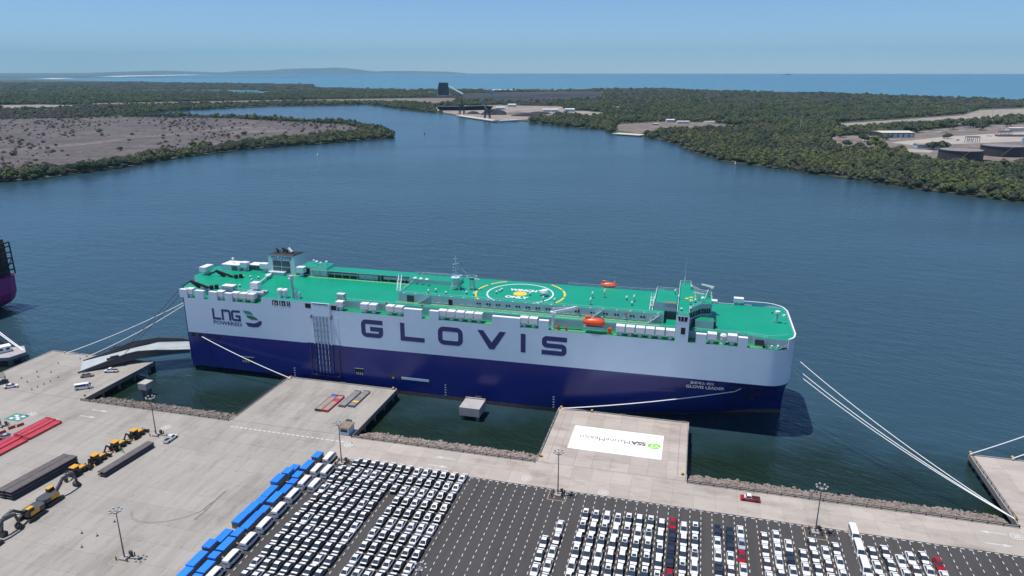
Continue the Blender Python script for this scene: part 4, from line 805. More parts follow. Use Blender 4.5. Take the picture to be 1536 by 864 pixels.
# ------------------------------------------------------------------ vehicles
M['glass'] = mat('glass', (0.035,0.05,0.07), 0.03, spec=0.5)
M['tyre'] = mat('tyre', (0.015,0.015,0.016), 0.85)
M['film'] = mat('film', (0.82,0.83,0.84), 0.35, var=0.04, scale=3)
def paint(n, c, r=.22): M[n] = mat(n, c, r, coat=0.6); return n
for n, c in dict(car_white=(0.80,0.80,0.80), car_black=(0.012,0.012,0.014), car_grey=(0.075,0.07,0.068), car_navy=(0.014,0.02,0.038), car_maroon=(0.12,0.008,0.014), car_red=(0.38,0.006,0.012), car_silver=(0.42,0.45,0.50), car_tan=(0.30,0.27,0.22)).items(): paint(n, c)
def car_meshes(col, kind):
    L, Wd = (4.55,1.8) if kind == 'sedan' else (4.5,1.86)
    hs = .93 if kind == 'sedan' else 1.05; hr = 1.44 if kind == 'sedan' else 1.66; hw = Wd/2
    ys = [-L/2,-L/2+.12,-L/2+.5,-L/2+1.1,0.3,L/2-1.35,L/2-.45,L/2-.1,L/2]
    if kind == 'sedan': tops = [.80,.94,.99,1.0,.95,.93,.82,.68,.58]
    else: tops = [1.0,1.1,1.1,1.1,1.08,1.06,.98,.84,.7]
    ws = [.80,.92,.98,1,1,1,.98,.90,.74]; b = MB(); rings = []
    for y,t,w in zip(ys,tops,ws):
        q = hw*w; rings.append([(-q*.94,y,.24),(-q,y,.5),(-q,y,t-.14),(-q*.88,y,t),(q*.88,y,t),(q,y,t-.14),(q,y,.5),(q*.94,y,.24)])
    b.loft(rings)
    if kind == 'sedan': c0,c1,r0,r1 = -1.72,1.28,-.85,.22
    else: c0,c1,r0,r1 = -2.12,1.42,-1.75,.28
    zb = hs+.04; w0, w1 = hw*.90, hw*.70
    lo = [(-w0,c0,zb),(w0,c0,zb),(w0,c1,zb-.03),(-w0,c1,zb-.03)]; hi = [(-w1,r0,hr),(w1,r0,hr),(w1,r1,hr-.02),(-w1,r1,hr-.02)]
    mid = [(-w1*.9,(r0+r1)/2,hr+.05),(w1*.9,(r0+r1)/2,hr+.05)]
    b.add(lo+hi+mid, [(0,1,5,4),(1,2,6,5),(2,3,7,6),(3,0,4,7),(4,5,9,8),(6,7,8,9),(5,6,9),(7,4,8)])
    out = {'body': b.mesh('body', [col])}
    def pane(q, e=.02, inset=.06):
        q = [Vector(p) for p in q]; c = sum(q, Vector())/len(q); n = (q[1]-q[0]).cross(q[2]-q[0]).normalized(); m = MB(); m.add([p+(c-p)*inset+n*e for p in q], [tuple(range(len(q)))]); return m
    out['windscreen'] = pane([lo[2],lo[3],hi[3],hi[2]]).mesh('windscreen', ['glass']); out['rear_window'] = pane([lo[0],lo[1],hi[1],hi[0]]).mesh('rear_window', ['glass'])
    out['side_window'] = pane([lo[1],lo[2],hi[2],hi[1]]).mesh('side_window', ['glass']); out['side_window2'] = pane([lo[3],lo[0],hi[0],hi[3]]).mesh('side_window', ['glass'])
    w = MB(); n = 12
    for sx in (-.11,.11): w.add([(sx, .33*math.cos(2*math.pi*i/n), .33*math.sin(2*math.pi*i/n)) for i in range(n)], [tuple(range(n)) if sx > 0 else tuple(range(n-1,-1,-1))])
    w.f += [(i,(i+1)%n,n+(i+1)%n,n+i) for i in range(n)]; w.m += [0]*n
    out['wheel'] = w.mesh('wheel', ['tyre']); out['_wp'] = [(sx*(hw-.08),y,.33) for sx in (-1,1) for y in (-L/2+.9,L/2-.88)]
    f = MB(); q = hw*.86
    f.add([(-q,c1+.05,tops[5]+.035),(q,c1+.05,tops[5]+.035),(q*.97,L/2-.45,tops[6]+.03),(-q*.97,L/2-.45,tops[6]+.03),(q*.9,L/2-.12,tops[7]+.03),(-q*.9,L/2-.12,tops[7]+.03)], [(0,1,2,3),(3,2,4,5)]); out['hood_film'] = f.mesh('hood_film', ['film'])
    f = MB(); f.add([(x,y,z+.02) for x,y,z in [hi[0],hi[1],hi[2],hi[3]]+mid], [(0,1,5,4),(2,3,4,5),(1,2,5),(3,0,4)]); out['roof_film'] = f.mesh('roof_film', ['film'])
    if kind == 'sedan':
        f = MB(); f.add([(-q,c0-.02,1.03),(q,c0-.02,1.03),(q*.97,-L/2+.1,.99),(-q*.97,-L/2+.1,.99)], [(3,2,1,0)]); out['boot_film'] = f.mesh('boot_film', ['film'])
    f = MB(); f.box(-.48,.48,-.72,.18,hr+.055,hr+.075); out['sunroof'] = f.mesh('sunroof', ['glass'])
    return out
_cm = {}
def make_car(col, kind, film, roof, loc, rz, label, group):
    key = (col, kind)
    if key not in _cm: _cm[key] = car_meshes(col, kind)
    m = _cm[key]; nm = 'sedan' if kind == 'sedan' else 'sport_utility_car'
    t = thing(nm, loc, rz)
    for p in ('body','windscreen','rear_window','side_window','side_window2'): link(bpy.data.objects.new(p.rstrip('2'), m[p]), t)
    for w in m['_wp']: link(bpy.data.objects.new('wheel', m['wheel']), t, w)
    if film:
        for p in ('hood_film','roof_film','boot_film'):
            if p in m: link(bpy.data.objects.new(p, m[p]), t)
    if roof: link(bpy.data.objects.new('sunroof', m['sunroof']), t)
    return tag(t, label, 'car', group)
CN = dict(w='car_white',k='car_black',g='car_grey',n='car_navy',m='car_maroon',r='car_red',s='car_silver')
CW = dict(w='white',k='black',g='grey',n='navy',m='maroon',r='red',s='silver')
ZL = ZQ-.012
ORD = ['first','second','third','fourth','fifth','sixth','seventh','eighth','ninth','tenth','eleventh','twelfth','thirteenth','fourteenth','fifteenth','sixteenth']
REF = dict(a='van line', b='empty stalls', s='empty stalls', u='short sedan rows', r='tight SUV block')
def car(x, y, code, kind, area, rz, col, row):
    if to_px(x, y+2.2, ZQ+1)[1] > 866: return
    film = code.isupper(); c = code.lower(); roof = kind == 'suv' and random.random() < (.62 if film else .3)
    k = 'sedan' if kind == 'sedan' else 'SUV'
    where = f'{ORD[col]} column from the {REF[area]}' if area != 's' else f'{ORD[col]} of the two short columns'; lab = f"{CW[c]} {'film-wrapped ' if film else ''}{k}{' with sunroof' if roof else ''}, {where}, {ORD[row]} from roadway"
    make_car(CN[c], 'sedan' if kind == 'sedan' else 'suv', film, roof, (x+random.uniform(-.12,.12), y+random.uniform(-.12,.12), ZL), rz+random.uniform(-.012,.012), lab, 'new cars parked '+dict(a='beside the vans',b='next to the empty stalls',s='in two short columns',u='in the tight SUV block',r='in the loose rows')[area])
def pick(s): return random.choice(s)
for k in range(6):
    for j in range(10): car(-58.75-2.79*k, 170.2-4.98*j, pick('KKKKNNSwww' if j else 'KKNSwwNKK'), 'sedan', 'b', 0, k, j)
for j in range(3): car(-75.5, 170.2-4.98*j, pick('KKG'), 'sedan', 'b', 0, 6, j)
for k in range(7,14):
    for j in range(14):
        y = 170.4-4.98*j if j < 3 else 170.4-4.98*2-4.66*(j-2)
        if (k == 13 and j < 1) or (k==13 and j==1 and False): continue
        code = 'w' if random.random() < .10 else ('M' if random.random() < .05 else pick('GGGGKG'))
        car(-58.75-2.79*k, y, code, 'sedan', 'a', 0, 13-k, j)
for i,(y0,codes) in enumerate([(160.9,'NNNNwNK'),(160.8,'NNNNNNN'),(161.3,'wNNwNNK'),(161.0,'wwNNNww'),(161.7,'NNNNNNw'),(161.8,'NwNNNwN'),(162.1,'NwNNNwN'),(161.5,'NNNNNNN'),(163.3,'rnnnrwn'),(161.6,'wNNNNNN'),(162.0,'NNwwNNw')]):
    for j,c in enumerate(codes): car(-21.6+2.82*i, y0-5.15*j, c, 'sedan' if i == 8 else 'suv', 'u', math.pi, i, j)
for x,y0,codes in [(-27.15,154.7,'wMwwNw'),(-29.85,147.3,'NNwwN')]:
    for j,c in enumerate(codes): car(x, y0-5.2*j, c, 'sedan', 's', math.pi, int(x < -28), j)
for i,(x,y0,codes) in enumerate([(12.1,163.0,'nwwnwn'),(15.0,162.7,'nnwMww'),(17.75,164.1,'wsrwMw'),(23.4,162.6,'MMMwKw'),(26.3,164.2,'SSwKw'),(29.05,161.2,'wnwwK'),(32.0,158.1,'KwwK'),(34.8,163.3,'KKKww'),(37.5,160.6,'SMwww'),(40.2,162.8,'KwwKw'),(48.65,163.2,'KwKww'),(51.7,164.5,'KKww'),(54.5,161.7,'wwKw'),(57.2,163.7,'wMww'),(60.1,164.3,'Kwww'),(63.0,163.1,'rwww')]):
    for j,c in enumerate(codes): car(x, y0-4.98*j, c, 'sedan', 'r', math.pi, i, j)
# vans
def van_proto():
    t = thing('passenger_van'); L, w, h = 5.9, .97, 2.28; b = MB(); rings = []
    for y,z0,zt,q in [(-L/2,.35,2.12,.90),(-L/2+.12,.3,2.26,.98),(0,.3,2.32,1),(1.35,.3,2.28,1),(1.75,.3,2.16,.98),(2.55,.3,1.28,.97),(2.85,.32,1.05,.92),(L/2,.4,.85,.8)]:
        rings.append([(-w*q*.96,y,z0),(-w*q,y,z0+.3),(-w*q*.98,y,min(zt-.25,1.35)),(-w*q*.86,y,zt-.08),(-w*q*.7,y,zt),(w*q*.7,y,zt),(w*q*.86,y,zt-.08),(w*q*.98,y,min(zt-.25,1.35)),(w*q,y,z0+.3),(w*q*.96,y,z0)])
    b.loft(rings); b.build('body', 'car_white', t)
    m = MB(); m.add([(-.70,1.86,2.10),(.70,1.86,2.10),(.82,2.52,1.36),(-.82,2.52,1.36)], [(3,2,1,0)]); m.build('windscreen', 'glass', t)
    m = MB(); m.add([(-.72,-L/2-.02,1.2),(.72,-L/2-.02,1.2),(.66,-L/2+.03,1.95),(-.66,-L/2+.03,1.95)], [(0,1,2,3)]); m.build('rear_window', 'glass', t)
    for s in (-1,1):
        m = MB(); q = [(s*.985,-2.5,1.28),(s*.985,1.15,1.28),(s*.885,1.05,2.05),(s*.885,-2.45,2.05)]; m.add(q, [(0,1,2,3) if s > 0 else (3,2,1,0)]); m.build('side_window', 'glass', t)
        m = MB(); q = [(s*.985,1.3,1.28),(s*.97,2.2,1.28),(s*.885,1.62,2.0),(s*.885,1.25,2.05)]; m.add(q, [(0,1,2,3) if s > 0 else (3,2,1,0)]); m.build('door_window', 'glass', t)
        for y in (-1.9,1.9): m = MB(); m.tube([(s*.75,y,.35),(s*.96,y,.35)],.35,12); m.build('wheel', 'tyre', t)
    return t
VP = van_proto(); _first = [True]
def van(x, y, rz, label, group=None):
    if _first[0]: _first[0] = False; o = VP; o.location = (x,y,ZL); o.rotation_euler = (0,0,rz); tag(o, label, 'van')
    else: o = dup(VP, (x,y,ZL), rz, label, None, 'van')
    if group: o['group'] = group
    return o
VX = [(-101.0,169.9),(-101.2,163.0),(-98.0,163.1),(-101.3,156.3),(-97.8,155.7),(-101.0,149.5),(-101.0,142.7),(-101.0,135.9),(-101.1,129.2),(-101.2,122.4),(-101.4,115.8)]
KIDS(VP)
for i,(x,y) in enumerate(VX): van(x, y, 0, 'white passenger van, '+ORD[i]+' from the roadway beside the blue-covered crates', 'white vans beside the blue-covered crates')
for i,y in enumerate((170.0,163.6,156.9,150.2)): van(45.6, y, math.pi, 'white passenger van, '+ORD[i]+' from the roadway among the loose car rows', 'white vans among the loose car rows')
o = van(*gp(126,583)[:2], 2.2+math.pi, 'white passenger van driving alone on the ramp pier'); o.location.z = ZQ
# pickups
def pickup(name, x, y, rz, col, label, top=None):
    t = thing(name, (x,y,ZQ), rz); b = MB(); w = .92; L = 5.2; rings = []
    for yy,zt in [(-L/2,1.02),(-.35,1.04),(.9,1.04),(1.4,1.02),(2.3,.92),(L/2,.72)]: rings.append([(-w,yy,.4),(-w,yy,zt-.1),(-w*.9,yy,zt),(w*.9,yy,zt),(w,yy,zt-.1),(w,yy,.4)])
    b.loft(rings); b.build('body', col, t)
    m = MB(); m.box(-.72,.72,-L/2+.15,-.5,1.06,1.075); m.build('cargo_bed', 'dark_opening', t)
    m = MB(); lo = rect(-.84,.84,-.4,1.55); hi = rect(-.66,.66,-.25,.85); m.loft([[(x_,y_,1.04) for x_,y_ in lo],[(x_,y_,1.72) for x_,y_ in hi]]); m.build('cab', top or col, t)
    m = MB(); m.add([(-.74,1.40,1.15),(.74,1.40,1.15),(.62,.96,1.66),(-.62,.96,1.66)], [(0,1,2,3)]); m.build('windscreen', 'glass', t)
    for s in (-1,1):
        m = MB(); q = [(s*.825,-.3,1.12),(s*.825,1.35,1.12),(s*.70,.82,1.62),(s*.70,-.2,1.62)]; m.add(q, [(0,1,2,3) if s > 0 else (3,2,1,0)]); m.build('side_window', 'glass', t)
        for yy in (-1.65,1.7): m = MB(); m.tube([(s*.7,yy,.37),(s*.93,yy,.37)],.37,12); m.build('wheel', 'tyre', t)
    return tag(t, label, 'pickup truck')
pickup('pickup_truck', *gp(256,660)[:2], 0.0, 'car_white', 'white pickup truck parked beside the line of yellow backhoes')
pickup('pickup_truck', 21.1, 180.1, math.pi/2, 'car_red', 'red pickup truck with white roof on the roadway along the rocks', 'car_white')
pickup('pickup_truck', *gp(167,558)[:2], 2.4+math.pi+2.6, 'car_white', 'white pickup truck parked under the stern ramp')
def onecar(u, v, rz, col, label, kind='sedan'):
    o = make_car(col, kind, False, False, (*gp(u,v)[:2], ZQ), rz, label, None); return o
onecar(131,565, -.9, 'car_tan', 'tan sedan parked on the ramp pier near the ramp foot'); onecar(17,581, -.9, 'car_white', 'white sedan leaving the ramp pier near the dark shelter'); onecar(10,657, -.9, 'car_silver', 'silver sedan between the red barriers and red flat racks')
# ------------------------------------------------------------------ heavy machines
M['mach_yellow'] = mat('mach_yellow', (0.72,0.36,0.025), 0.45, var=0.1, scale=1); M['mach_dark'] = mat('mach_dark', (0.035,0.033,0.032), 0.6); M['mach_grey'] = mat('mach_grey', (0.075,0.075,0.08), 0.5, var=0.2, scale=1)
def backhoe(x, y, rz, label, swing):
    t = thing('backhoe_loader', (x,y,ZQ), rz); t.scale = (1.12,1.12,1.12); P = lambda b,n,m: b.build(n, m, t)
    b = MB(); b.box(-.55,.55,.2,2.3,.75,1.55); b.box(-.45,.45,2.3,2.6,.8,1.4); P(b,'engine_cover','mach_yellow')
    b = MB(); b.box(-.7,.7,-1.6,2.0,.55,.95); P(b,'chassis','mach_dark')
    b = MB(); b.loft([[(x_,y_,.95) for x_,y_ in rect(-.78,.78,-1.4,.35)],[(x_,y_,2.55) for x_,y_ in rect(-.7,.7,-1.3,.2)]]); P(b,'cab','dark_glass')
    b = MB(); b.box(-.88,.88,-1.5,.45,2.55,2.72); P(b,'cab_roof','mach_yellow')
    for s in (-1,1):
        b = MB(); b.tube([(s*.7,-.95,.8),(s*1.15,-.95,.8)],.8,14); P(b,'rear_wheel','tyre'); b = MB(); b.tube([(s*.7,1.75,.5),(s*1.05,1.75,.5)],.5,12); P(b,'front_wheel','tyre')
        b = MB(); b.bar((s*.6,.6,1.2),(s*.6,3.0,.75),.22,.3); P(b,'loader_arm','mach_dark'); b = MB(); b.bar((s*.6,-1.7,.5),(s*1.4,-2.0,.1),.2); P(b,'stabiliser','mach_yellow')
    b = MB(); b.box(-1.15,1.15,3.0,3.9,.35,.5); b.box(-1.15,1.15,3.0,3.12,.5,1.15); b.box(-1.15,-1.05,3.1,3.8,.5,1.0); b.box(1.05,1.15,3.1,3.8,.5,1.0); P(b,'front_bucket','mach_dark')
    c = swing; b = MB(); b.bar((0,-1.7,1.0),(c*.7,-3.0,2.7),.35,.4); P(b,'boom','mach_dark'); b = MB(); b.bar((c*.7,-3.0,2.7),(c*1.3,-3.7,1.1),.28,.32); P(b,'dipper','mach_dark'); b = MB(); b.box(c*1.3-.4,c*1.3+.4,-4.0,-3.4,.25,1.1); P(b,'rear_bucket','mach_dark')
    return tag(t, label, 'backhoe loader')
backhoe(-168.6,151.4,-.05,'backhoe loader with yellow roof and rear bucket swung low, end of the backhoe trio',.9)
backhoe(-168.8,159.4,-.05,'backhoe loader with yellow roof beside two workers in green vests',-.4)
backhoe(-168.6,167.2,-.05,'backhoe loader with yellow roof at the foot of a light mast',-.4)
backhoe(-169.0,144.4,-.05,'backhoe loader with yellow roof touching the upper excavator boom',.3)
def excavator(x, y, rz, label, fwd=1):
    t = thing('excavator', (x,y,ZQ), rz); t.scale = (1.22,1.22,1.22); P = lambda b,n,m,**k: b.build(n, m, t, **k)
    for s in (-1,1):
        b = MB(); pr = [(-2.2,.45),(-1.9,.08),(1.9,.08),(2.2,.45),(1.9,.9),(-1.9,.9)]; b.loft([[(s*1.05,y_,z_) for y_,z_ in pr],[(s*1.65,y_,z_) for y_,z_ in pr]]); P(b,'track','mach_dark',fix=True)
    b = MB(); b.box(-1.0,1.0,-.9,.9,.4,1.15); P(b,'undercarriage','mach_dark')
    b = MB(); rr_ = rect(-1.35,1.35,-2.6,.9); b.prism([(-1.35,-2.1),(-.9,-2.7),(.9,-2.7),(1.35,-2.1),(1.35,1.3),(-1.35,1.3)],1.16,2.15); P(b,'house','mach_grey')
    for s in (-1,1): b = MB(); b.box(s*1.36-.02,s*1.36+.02,-.9,1.3,1.2,2.1); P(b,'side_panel','mach_yellow')
    b = MB(); b.loft([[(x_,y_,1.3) for x_,y_ in rect(-1.35,-.3,.2,1.9)],[(x_,y_,2.95) for x_,y_ in rect(-1.28,-.38,.25,1.6)]]); P(b,'cab','dark_glass',fix=True); b = MB(); b.box(-1.32,-.34,.2,1.65,2.96,3.05); P(b,'cab_roof','mach_yellow')
    b = MB(); b.bar((.2,1.2,1.7),(.2,3.7,4.0),.45,.6); b.bar((.2,3.6,3.95),(.2,6.4,3.6),.42,.55); P(b,'boom','mach_grey'); b = MB(); b.bar((.2,6.3,3.8),(.2,6.9,1.2),.36,.45); P(b,'dipper','mach_grey')
    b = MB(); b.loft([[(-.5,7.5,.15),(-.5,6.3,.05),(-.5,6.2,.9),(-.5,6.8,1.3)],[(.9,7.5,.15),(.9,6.3,.05),(.9,6.2,.9),(.9,6.8,1.3)]]); P(b,'bucket','mach_dark',fix=True)
    b = MB(); b.bar((.2,1.6,1.5),(.2,3.4,2.9),.16); b.bar((.2,4.0,4.6),(.2,6.2,4.2),.16); P(b,'hydraulic_ram','steel_grey')
    return tag(t, label, 'excavator')
excavator(-164.6,131.2,-.02,'excavator with raised grey boom, its cab toward the stacked trailers'); excavator(-163.6,124.4,math.pi+.02,'excavator turned back to back with the other excavator')
excavator(-163.0,111.5,-.02,'excavator whose bucket meets the bucket of the turned one')
# ------------------------------------------------------------------ roll trailers, flat racks, crates
M['trailer'] = mat('trailer', (0.13,0.11,0.105), 0.7, var=0.3, scale=0.8); M['trailer_navy'] = mat('trailer_navy', (0.02,0.025,0.06), 0.6); M['rack_red'] = mat('rack_red', (0.48,0.05,0.07), 0.5, var=0.15, scale=0.4); M['rack_wood'] = mat('rack_wood', (0.33,0.26,0.21), 0.8, var=0.25, scale=0.8); M['rack_navy'] = mat('rack_navy', (0.05,0.06,0.10), 0.7); M['rack_grey'] = mat('rack_grey', (0.22,0.215,0.215), 0.7, var=0.2, scale=0.5)
def trailer(x, y, z, L, rz, label, group):
    t = thing('roll_trailer', (x,y,z), rz); w = 1.25
    b = MB(); b.box(-w,w,-L/2,L/2,.62,.82); b.build('bed', 'trailer', t)
    for s in (-1,1): b = MB(); b.box(s*w-.1 if s>0 else -w-.02, w+.02 if s>0 else -w+.1, -L/2,L/2,.28,.61); b.build('side_beam', 'trailer_navy', t)
    for s in (-.5,0,.5): b = MB(); b.box(s*1.6-.06,s*1.6+.06,-L/2+.1,L/2-.1,.82,.88); b.build('deck_rail', 'rack_grey', t)
    for yy in (-L/2+1.2,L/2-1.6):
        for s in (-1,1): b = MB(); b.tube([(s*.5,yy,.28),(s*.95,yy,.28)],.28,10); b.build('wheel', 'tyre', t)
    return tag(t, label, 'trailer', group)
for i in range(3):
    for c in range(2): trailer(-178.3+c*2.7,139.2,ZQ+i*.9,20.5,-.09,'long dark roll trailer, '+['bottom','middle','top'][i]+' of the tall stack, '+['barrier','backhoe'][c]+' side','roll trailers in the tall stack')
for i in range(2): trailer(-160.3,154.2,ZQ+i*.9,18.6,-.07,'long dark roll trailer, '+['bottom','top'][i]+' of the low stack beside the backhoes','roll trailers in the low stack')
def flat_rack(x, y, z, L, w, rz, top, side, label, group=None, mark=None):
    t = thing('flat_rack', (x,y,z), rz); b = MB(); b.box(-w/2,w/2,-L/2,L/2,.45,.62); b.build('floor', top, t)
    for s in (-1,1): b = MB(); b.box(s*w/2-.06,s*w/2+.06,-L/2,L/2,0,.70); b.build('side_rail', side, t)
    for s in (-1,1): b = MB(); b.box(-w/2+.07,w/2-.07,s*L/2-.35,s*L/2+.0 if s>0 else s*L/2+.35,0.0,.9) if s>0 else b.box(-w/2+.07,w/2-.07,-L/2,-L/2+.35,0,.9); b.build('folded_end', side, t)
    if mark: b = MB(); b.box(-w/2+.1,w/2-.1,mark[0],mark[1],.621,.64); b.build('painted_band', mark[2], t)
    return tag(t, label, 'flat rack', group)
M['rack_blue'] = mat('rack_blue', (0.08,0.16,0.45), 0.7)
flat_rack(-120.9,204.3,ZQ,12.2,2.3,-.02,'rack_wood','rack_navy','brown flat rack with a blue end lying on the pier',mark=(4.4,5.9,'rack_blue')); flat_rack(-118.4,204.4,ZQ,12.2,2.3,-.02,'rack_wood','rack_red','brown flat rack with red rails and a red band on the pier',mark=(1.2,3.6,'rack_red'))
flat_rack(-114.4,209.4,ZQ,12.6,2.4,-.02,'rack_grey','rack_grey','plain grey flat rack on the pier, next to the red-railed one'); flat_rack(-111.2,210.2,ZQ,12.6,2.4,-.02,'rack_grey','rack_grey','grey flat rack with a yellow patch lying on the pier',mark=(-3.2,-2.2,'yellow_paint'))
for i,(x,y) in enumerate([(-201.4,163.0),(-201.6,150.4),(-201.8,137.8)]):
    for k in range(1): flat_rack(x,y,ZQ+k*.92,12.2,2.5,-.03,'rack_red','rack_red','broad red flat rack, '+['end one nearest the rocks','middle one of three','one touching the silver sedan row end'][i],'red flat racks')
for i,(x,y) in enumerate([(-204.3,163.6),(-206.6,163.9),(-204.6,151.0),(-206.9,151.3)]): flat_rack(x,y,ZQ,12.2,2.1,-.03,'rack_red','rack_red','narrow red flat rack lying flat beside the stacked red racks','narrow red flat racks')
M['tarp_blue'] = mat('tarp_blue', (0.02,0.22,0.78), 0.45, var=0.08, scale=1.5, rnd=.12); M['crate'] = mat('crate', (0.26,0.20,0.15), 0.85, var=0.3, scale=1.0)
_cn = {}
def crate(x, y, w, L, h, label):
    _cn[label] = _cn.get(label,-1)+1; label = label.replace('NTH', ORD[min(15,_cn[label])]); t = thing('crate', (x,y,ZQ)); n = max(2,int(L/1.2))
    for i in range(n): b = MB(); a = -L/2+L*i/n; b.box(-w/2,w/2,a+.02,a+L/n-.02,.12,h); b.build('panel','crate',t)
    for s in (-.35,.35): b = MB(); b.box(s*w-.1,s*w+.1,-L/2,L/2,0,.12); b.build('skid','mach_dark',t)
    b = MB(); b.box(-w/2-.03,w/2+.03,-L/2-.03,L/2+.03,h+.003,h+.06); b.box(-w/2-.035,w/2+.035,-L/2-.035,L/2+.035,h-.28,h+.003); b.build('tarpaulin','tarp_blue',t)
    return tag(t, label, 'crate', 'blue-covered crates beside the vans')
y = 171.5; i = 0
while y > 110:
    L = random.choice((2.4,3.2,4.2,5.0)); h = random.choice((1.3,1.7,2.1,2.4)); yy = y-L/2
    if i != 0: crate(-104.9-random.uniform(0,.5), yy, 2.1, L, h*.75, 'blue-topped brown crate, NTH from the roadway in the row touching the vans')
    else: crate(-104.6, yy, 2.2, 3.4, 2.1, 'blue-topped brown crate, NTH from the roadway in the row touching the vans')
    y -= L+random.uniform(.1,.9); i += 1
y = 163
while y > 110:
    L = random.choice((3.2,4.2,5.0,5.4)); h = random.choice((1.6,2.0,2.6)); yy = y-L/2
    crate(-108.0-random.uniform(0,.6), yy, 2.2, L, h, 'blue-topped brown crate, NTH from the roadway in the row facing the open yard'); y -= L+random.choice((.1,.2,.6,2.4))
# ------------------------------------------------------------------ light masts
M['mast_grey'] = mat('mast_grey', (0.16,0.16,0.16), 0.6); M['lamp_glass'] = mat('lamp_glass', (0.45,0.46,0.47), 0.4)
def light_mast(x, y, label, z=ZQ, h=13.0, island=True):
    t = thing('light_mast', (x,y,z)); b = MB(); b.cyl((0,0,.5),.19,h-.5,10,0,r2=.10); b.build('pole','mast_grey',t); b = MB(); b.box(-.9,.9,-.9,.9,0,.5); b.build('footing','curb',t)
    b = MB(); b.cyl((0,0,h-.1),.62,.18,16); b.build('head_ring','mast_grey',t)
    for k in range(7):
        a = k*2*math.pi/7; c, s = math.cos(a), math.sin(a); b = MB(); b.bar((c*.7,s*.7,h+.1),(c*1.35,s*1.35,h+.55),.08); b.bar((c*1.3-s*.2,s*1.3+c*.2,h+.6),(c*1.3+s*.2,s*1.3-c*.2,h+.6),.4,.3,1); b.build('floodlight',['mast_grey','lamp_glass'],t)
    b = MB(); b.box(.5,1.3,.9,1.4,0,1.5); b.build('control_box','mach_grey',t)
    for dx,dy in ((1.5,-.8),(-1.5,-1.0),(-1.4,1.2),(1.6,1.5)): b = MB(); b.cyl((dx,dy,0),.14,1.0,8); b.build('bollard_post','mach_dark',t)
    if island:
        for x0,x1,y0,y1 in ((-2.6,2.6,-2.6,-2.4),(-2.6,2.6,2.4,2.6),(-2.6,-2.4,-2.4,2.4),(2.4,2.6,-2.4,2.4)): b = MB(); b.box(x0,x1,y0,y1,0,.012); b.build('ground_line','faded_orange',t)
    return tag(t, label, 'light mast')
light_mast(-163.2,169.8,'tall light mast beside the white pickup and backhoes'); light_mast(-217.4,161.9,'light mast beside the green painted square'); light_mast(-96.8,169.2,'light mast between the white vans and the sedan rows',ZQ-.012)
light_mast(-30.6,169.2,'light mast facing the white-painted pier',ZQ-.012); light_mast(36.4,169.2,'light mast beside the loose car rows and the rocks',ZQ-.012); light_mast(-127.2,116.5,'light mast alone in the open yard near four cones')
bx_,by_,_ = gp(630,852,ZQ+13.3); light_mast(bx_,by_,'light mast at the edge of the empty stalls near sedan rows',ZQ-.012)
# ------------------------------------------------------------------ small things
M['cone_red'] = mat('cone_red', (0.45,0.05,0.04), 0.6)
def cone_proto():
    t = thing('traffic_cone'); b = MB(); b.box(-.28,.28,-.28,.28,0,.06); b.build('base','mach_dark',t); b = MB(); b.cyl((0,0,.06),.2,.8,10,0,r2=.04); b.build('body','cone_red',t); b = MB(); b.cyl((0,0,.42),.135,.15,10,0,r2=.115); b.build('collar','white_paint',t); return t
CP = cone_proto(); KIDS(CP); first = True
Zc = lambda a,b_: (a/4.8, 480+b_/4.8)
for lab, pts in [('red traffic cone in the open yard beside the lone light mast', [(123,800),(146,804),(123,821),(172,783)]), ('small dark red cone lining the lanes on the ramp pier', [Zc(*p) for p in [(155,420),(267,375),(420,315),(368,378),(197,448),(275,412),(317,463),(420,415),(230,505),(272,485),(363,442),(578,282),(640,345),(50,470),(130,487)]])]:
    for u,v in pts:
        p = gp(u,v)
        if first: CP.location = p; tag(CP, lab, 'traffic cone', lab); first = False
        else: dup(CP, p, 0, lab, lab, 'traffic cone')
for u,v in [(18,643),(31,639),(4,650)]:
    x,y,_ = gp(u,v); b = MB(); b.loft([[(-.3,-1,0),(.3,-1,0),(.1,-1,.9),(-.1,-1,.9)],[(-.3,1,0),(.3,1,0),(.1,1,.9),(-.1,1,.9)]]); tag(b.build('road_barrier','cone_red',None,(x,y,ZQ),-.3,fix=True),'red plastic road barrier beside the silver sedan','barrier','red road barriers')
M['bollard_yellow'] = mat('bollard_yellow', (0.70,0.42,0.04), 0.5)
for u,v,lab in [(590,584,'flat rack pier corner near the square dolphin'),(527,647,'flat rack pier root beside the grey hut'),(436,567.5,'flat rack pier corner where the stern rope ends'),(842,612.5,'white-painted pier corner holding the long bow rope'),(888,618,'seaward edge of the white-painted pier'),(812,685,'white-painted pier root next to the dock'),(1024,712,'white-painted pier root on the bow side'),(1455,681,'roped pier far corner'),(1518,688,'far edge of the roped pier'),(1523,779,'roped pier root'),(98,530,'ramp pier corner holding two stern ropes'),(131,535,'ramp pier far edge beside the ramp'),(127,594,'ramp pier root above the rocks')]:
    x,y,_ = gp(u,v,ZQ); t = thing('mooring_bollard',(x,y,ZQ)); b = MB(); b.cyl((0,0,0),.45,.12,10); b.build('base','mach_dark',t); b = MB(); b.cyl((0,0,.12),.24,.5,10); b.cyl((0,0,.62),.42,.22,10,0,r2=.36); b.build('post','bollard_yellow',t); tag(t,'yellow mooring bollard at the '+lab,'bollard')
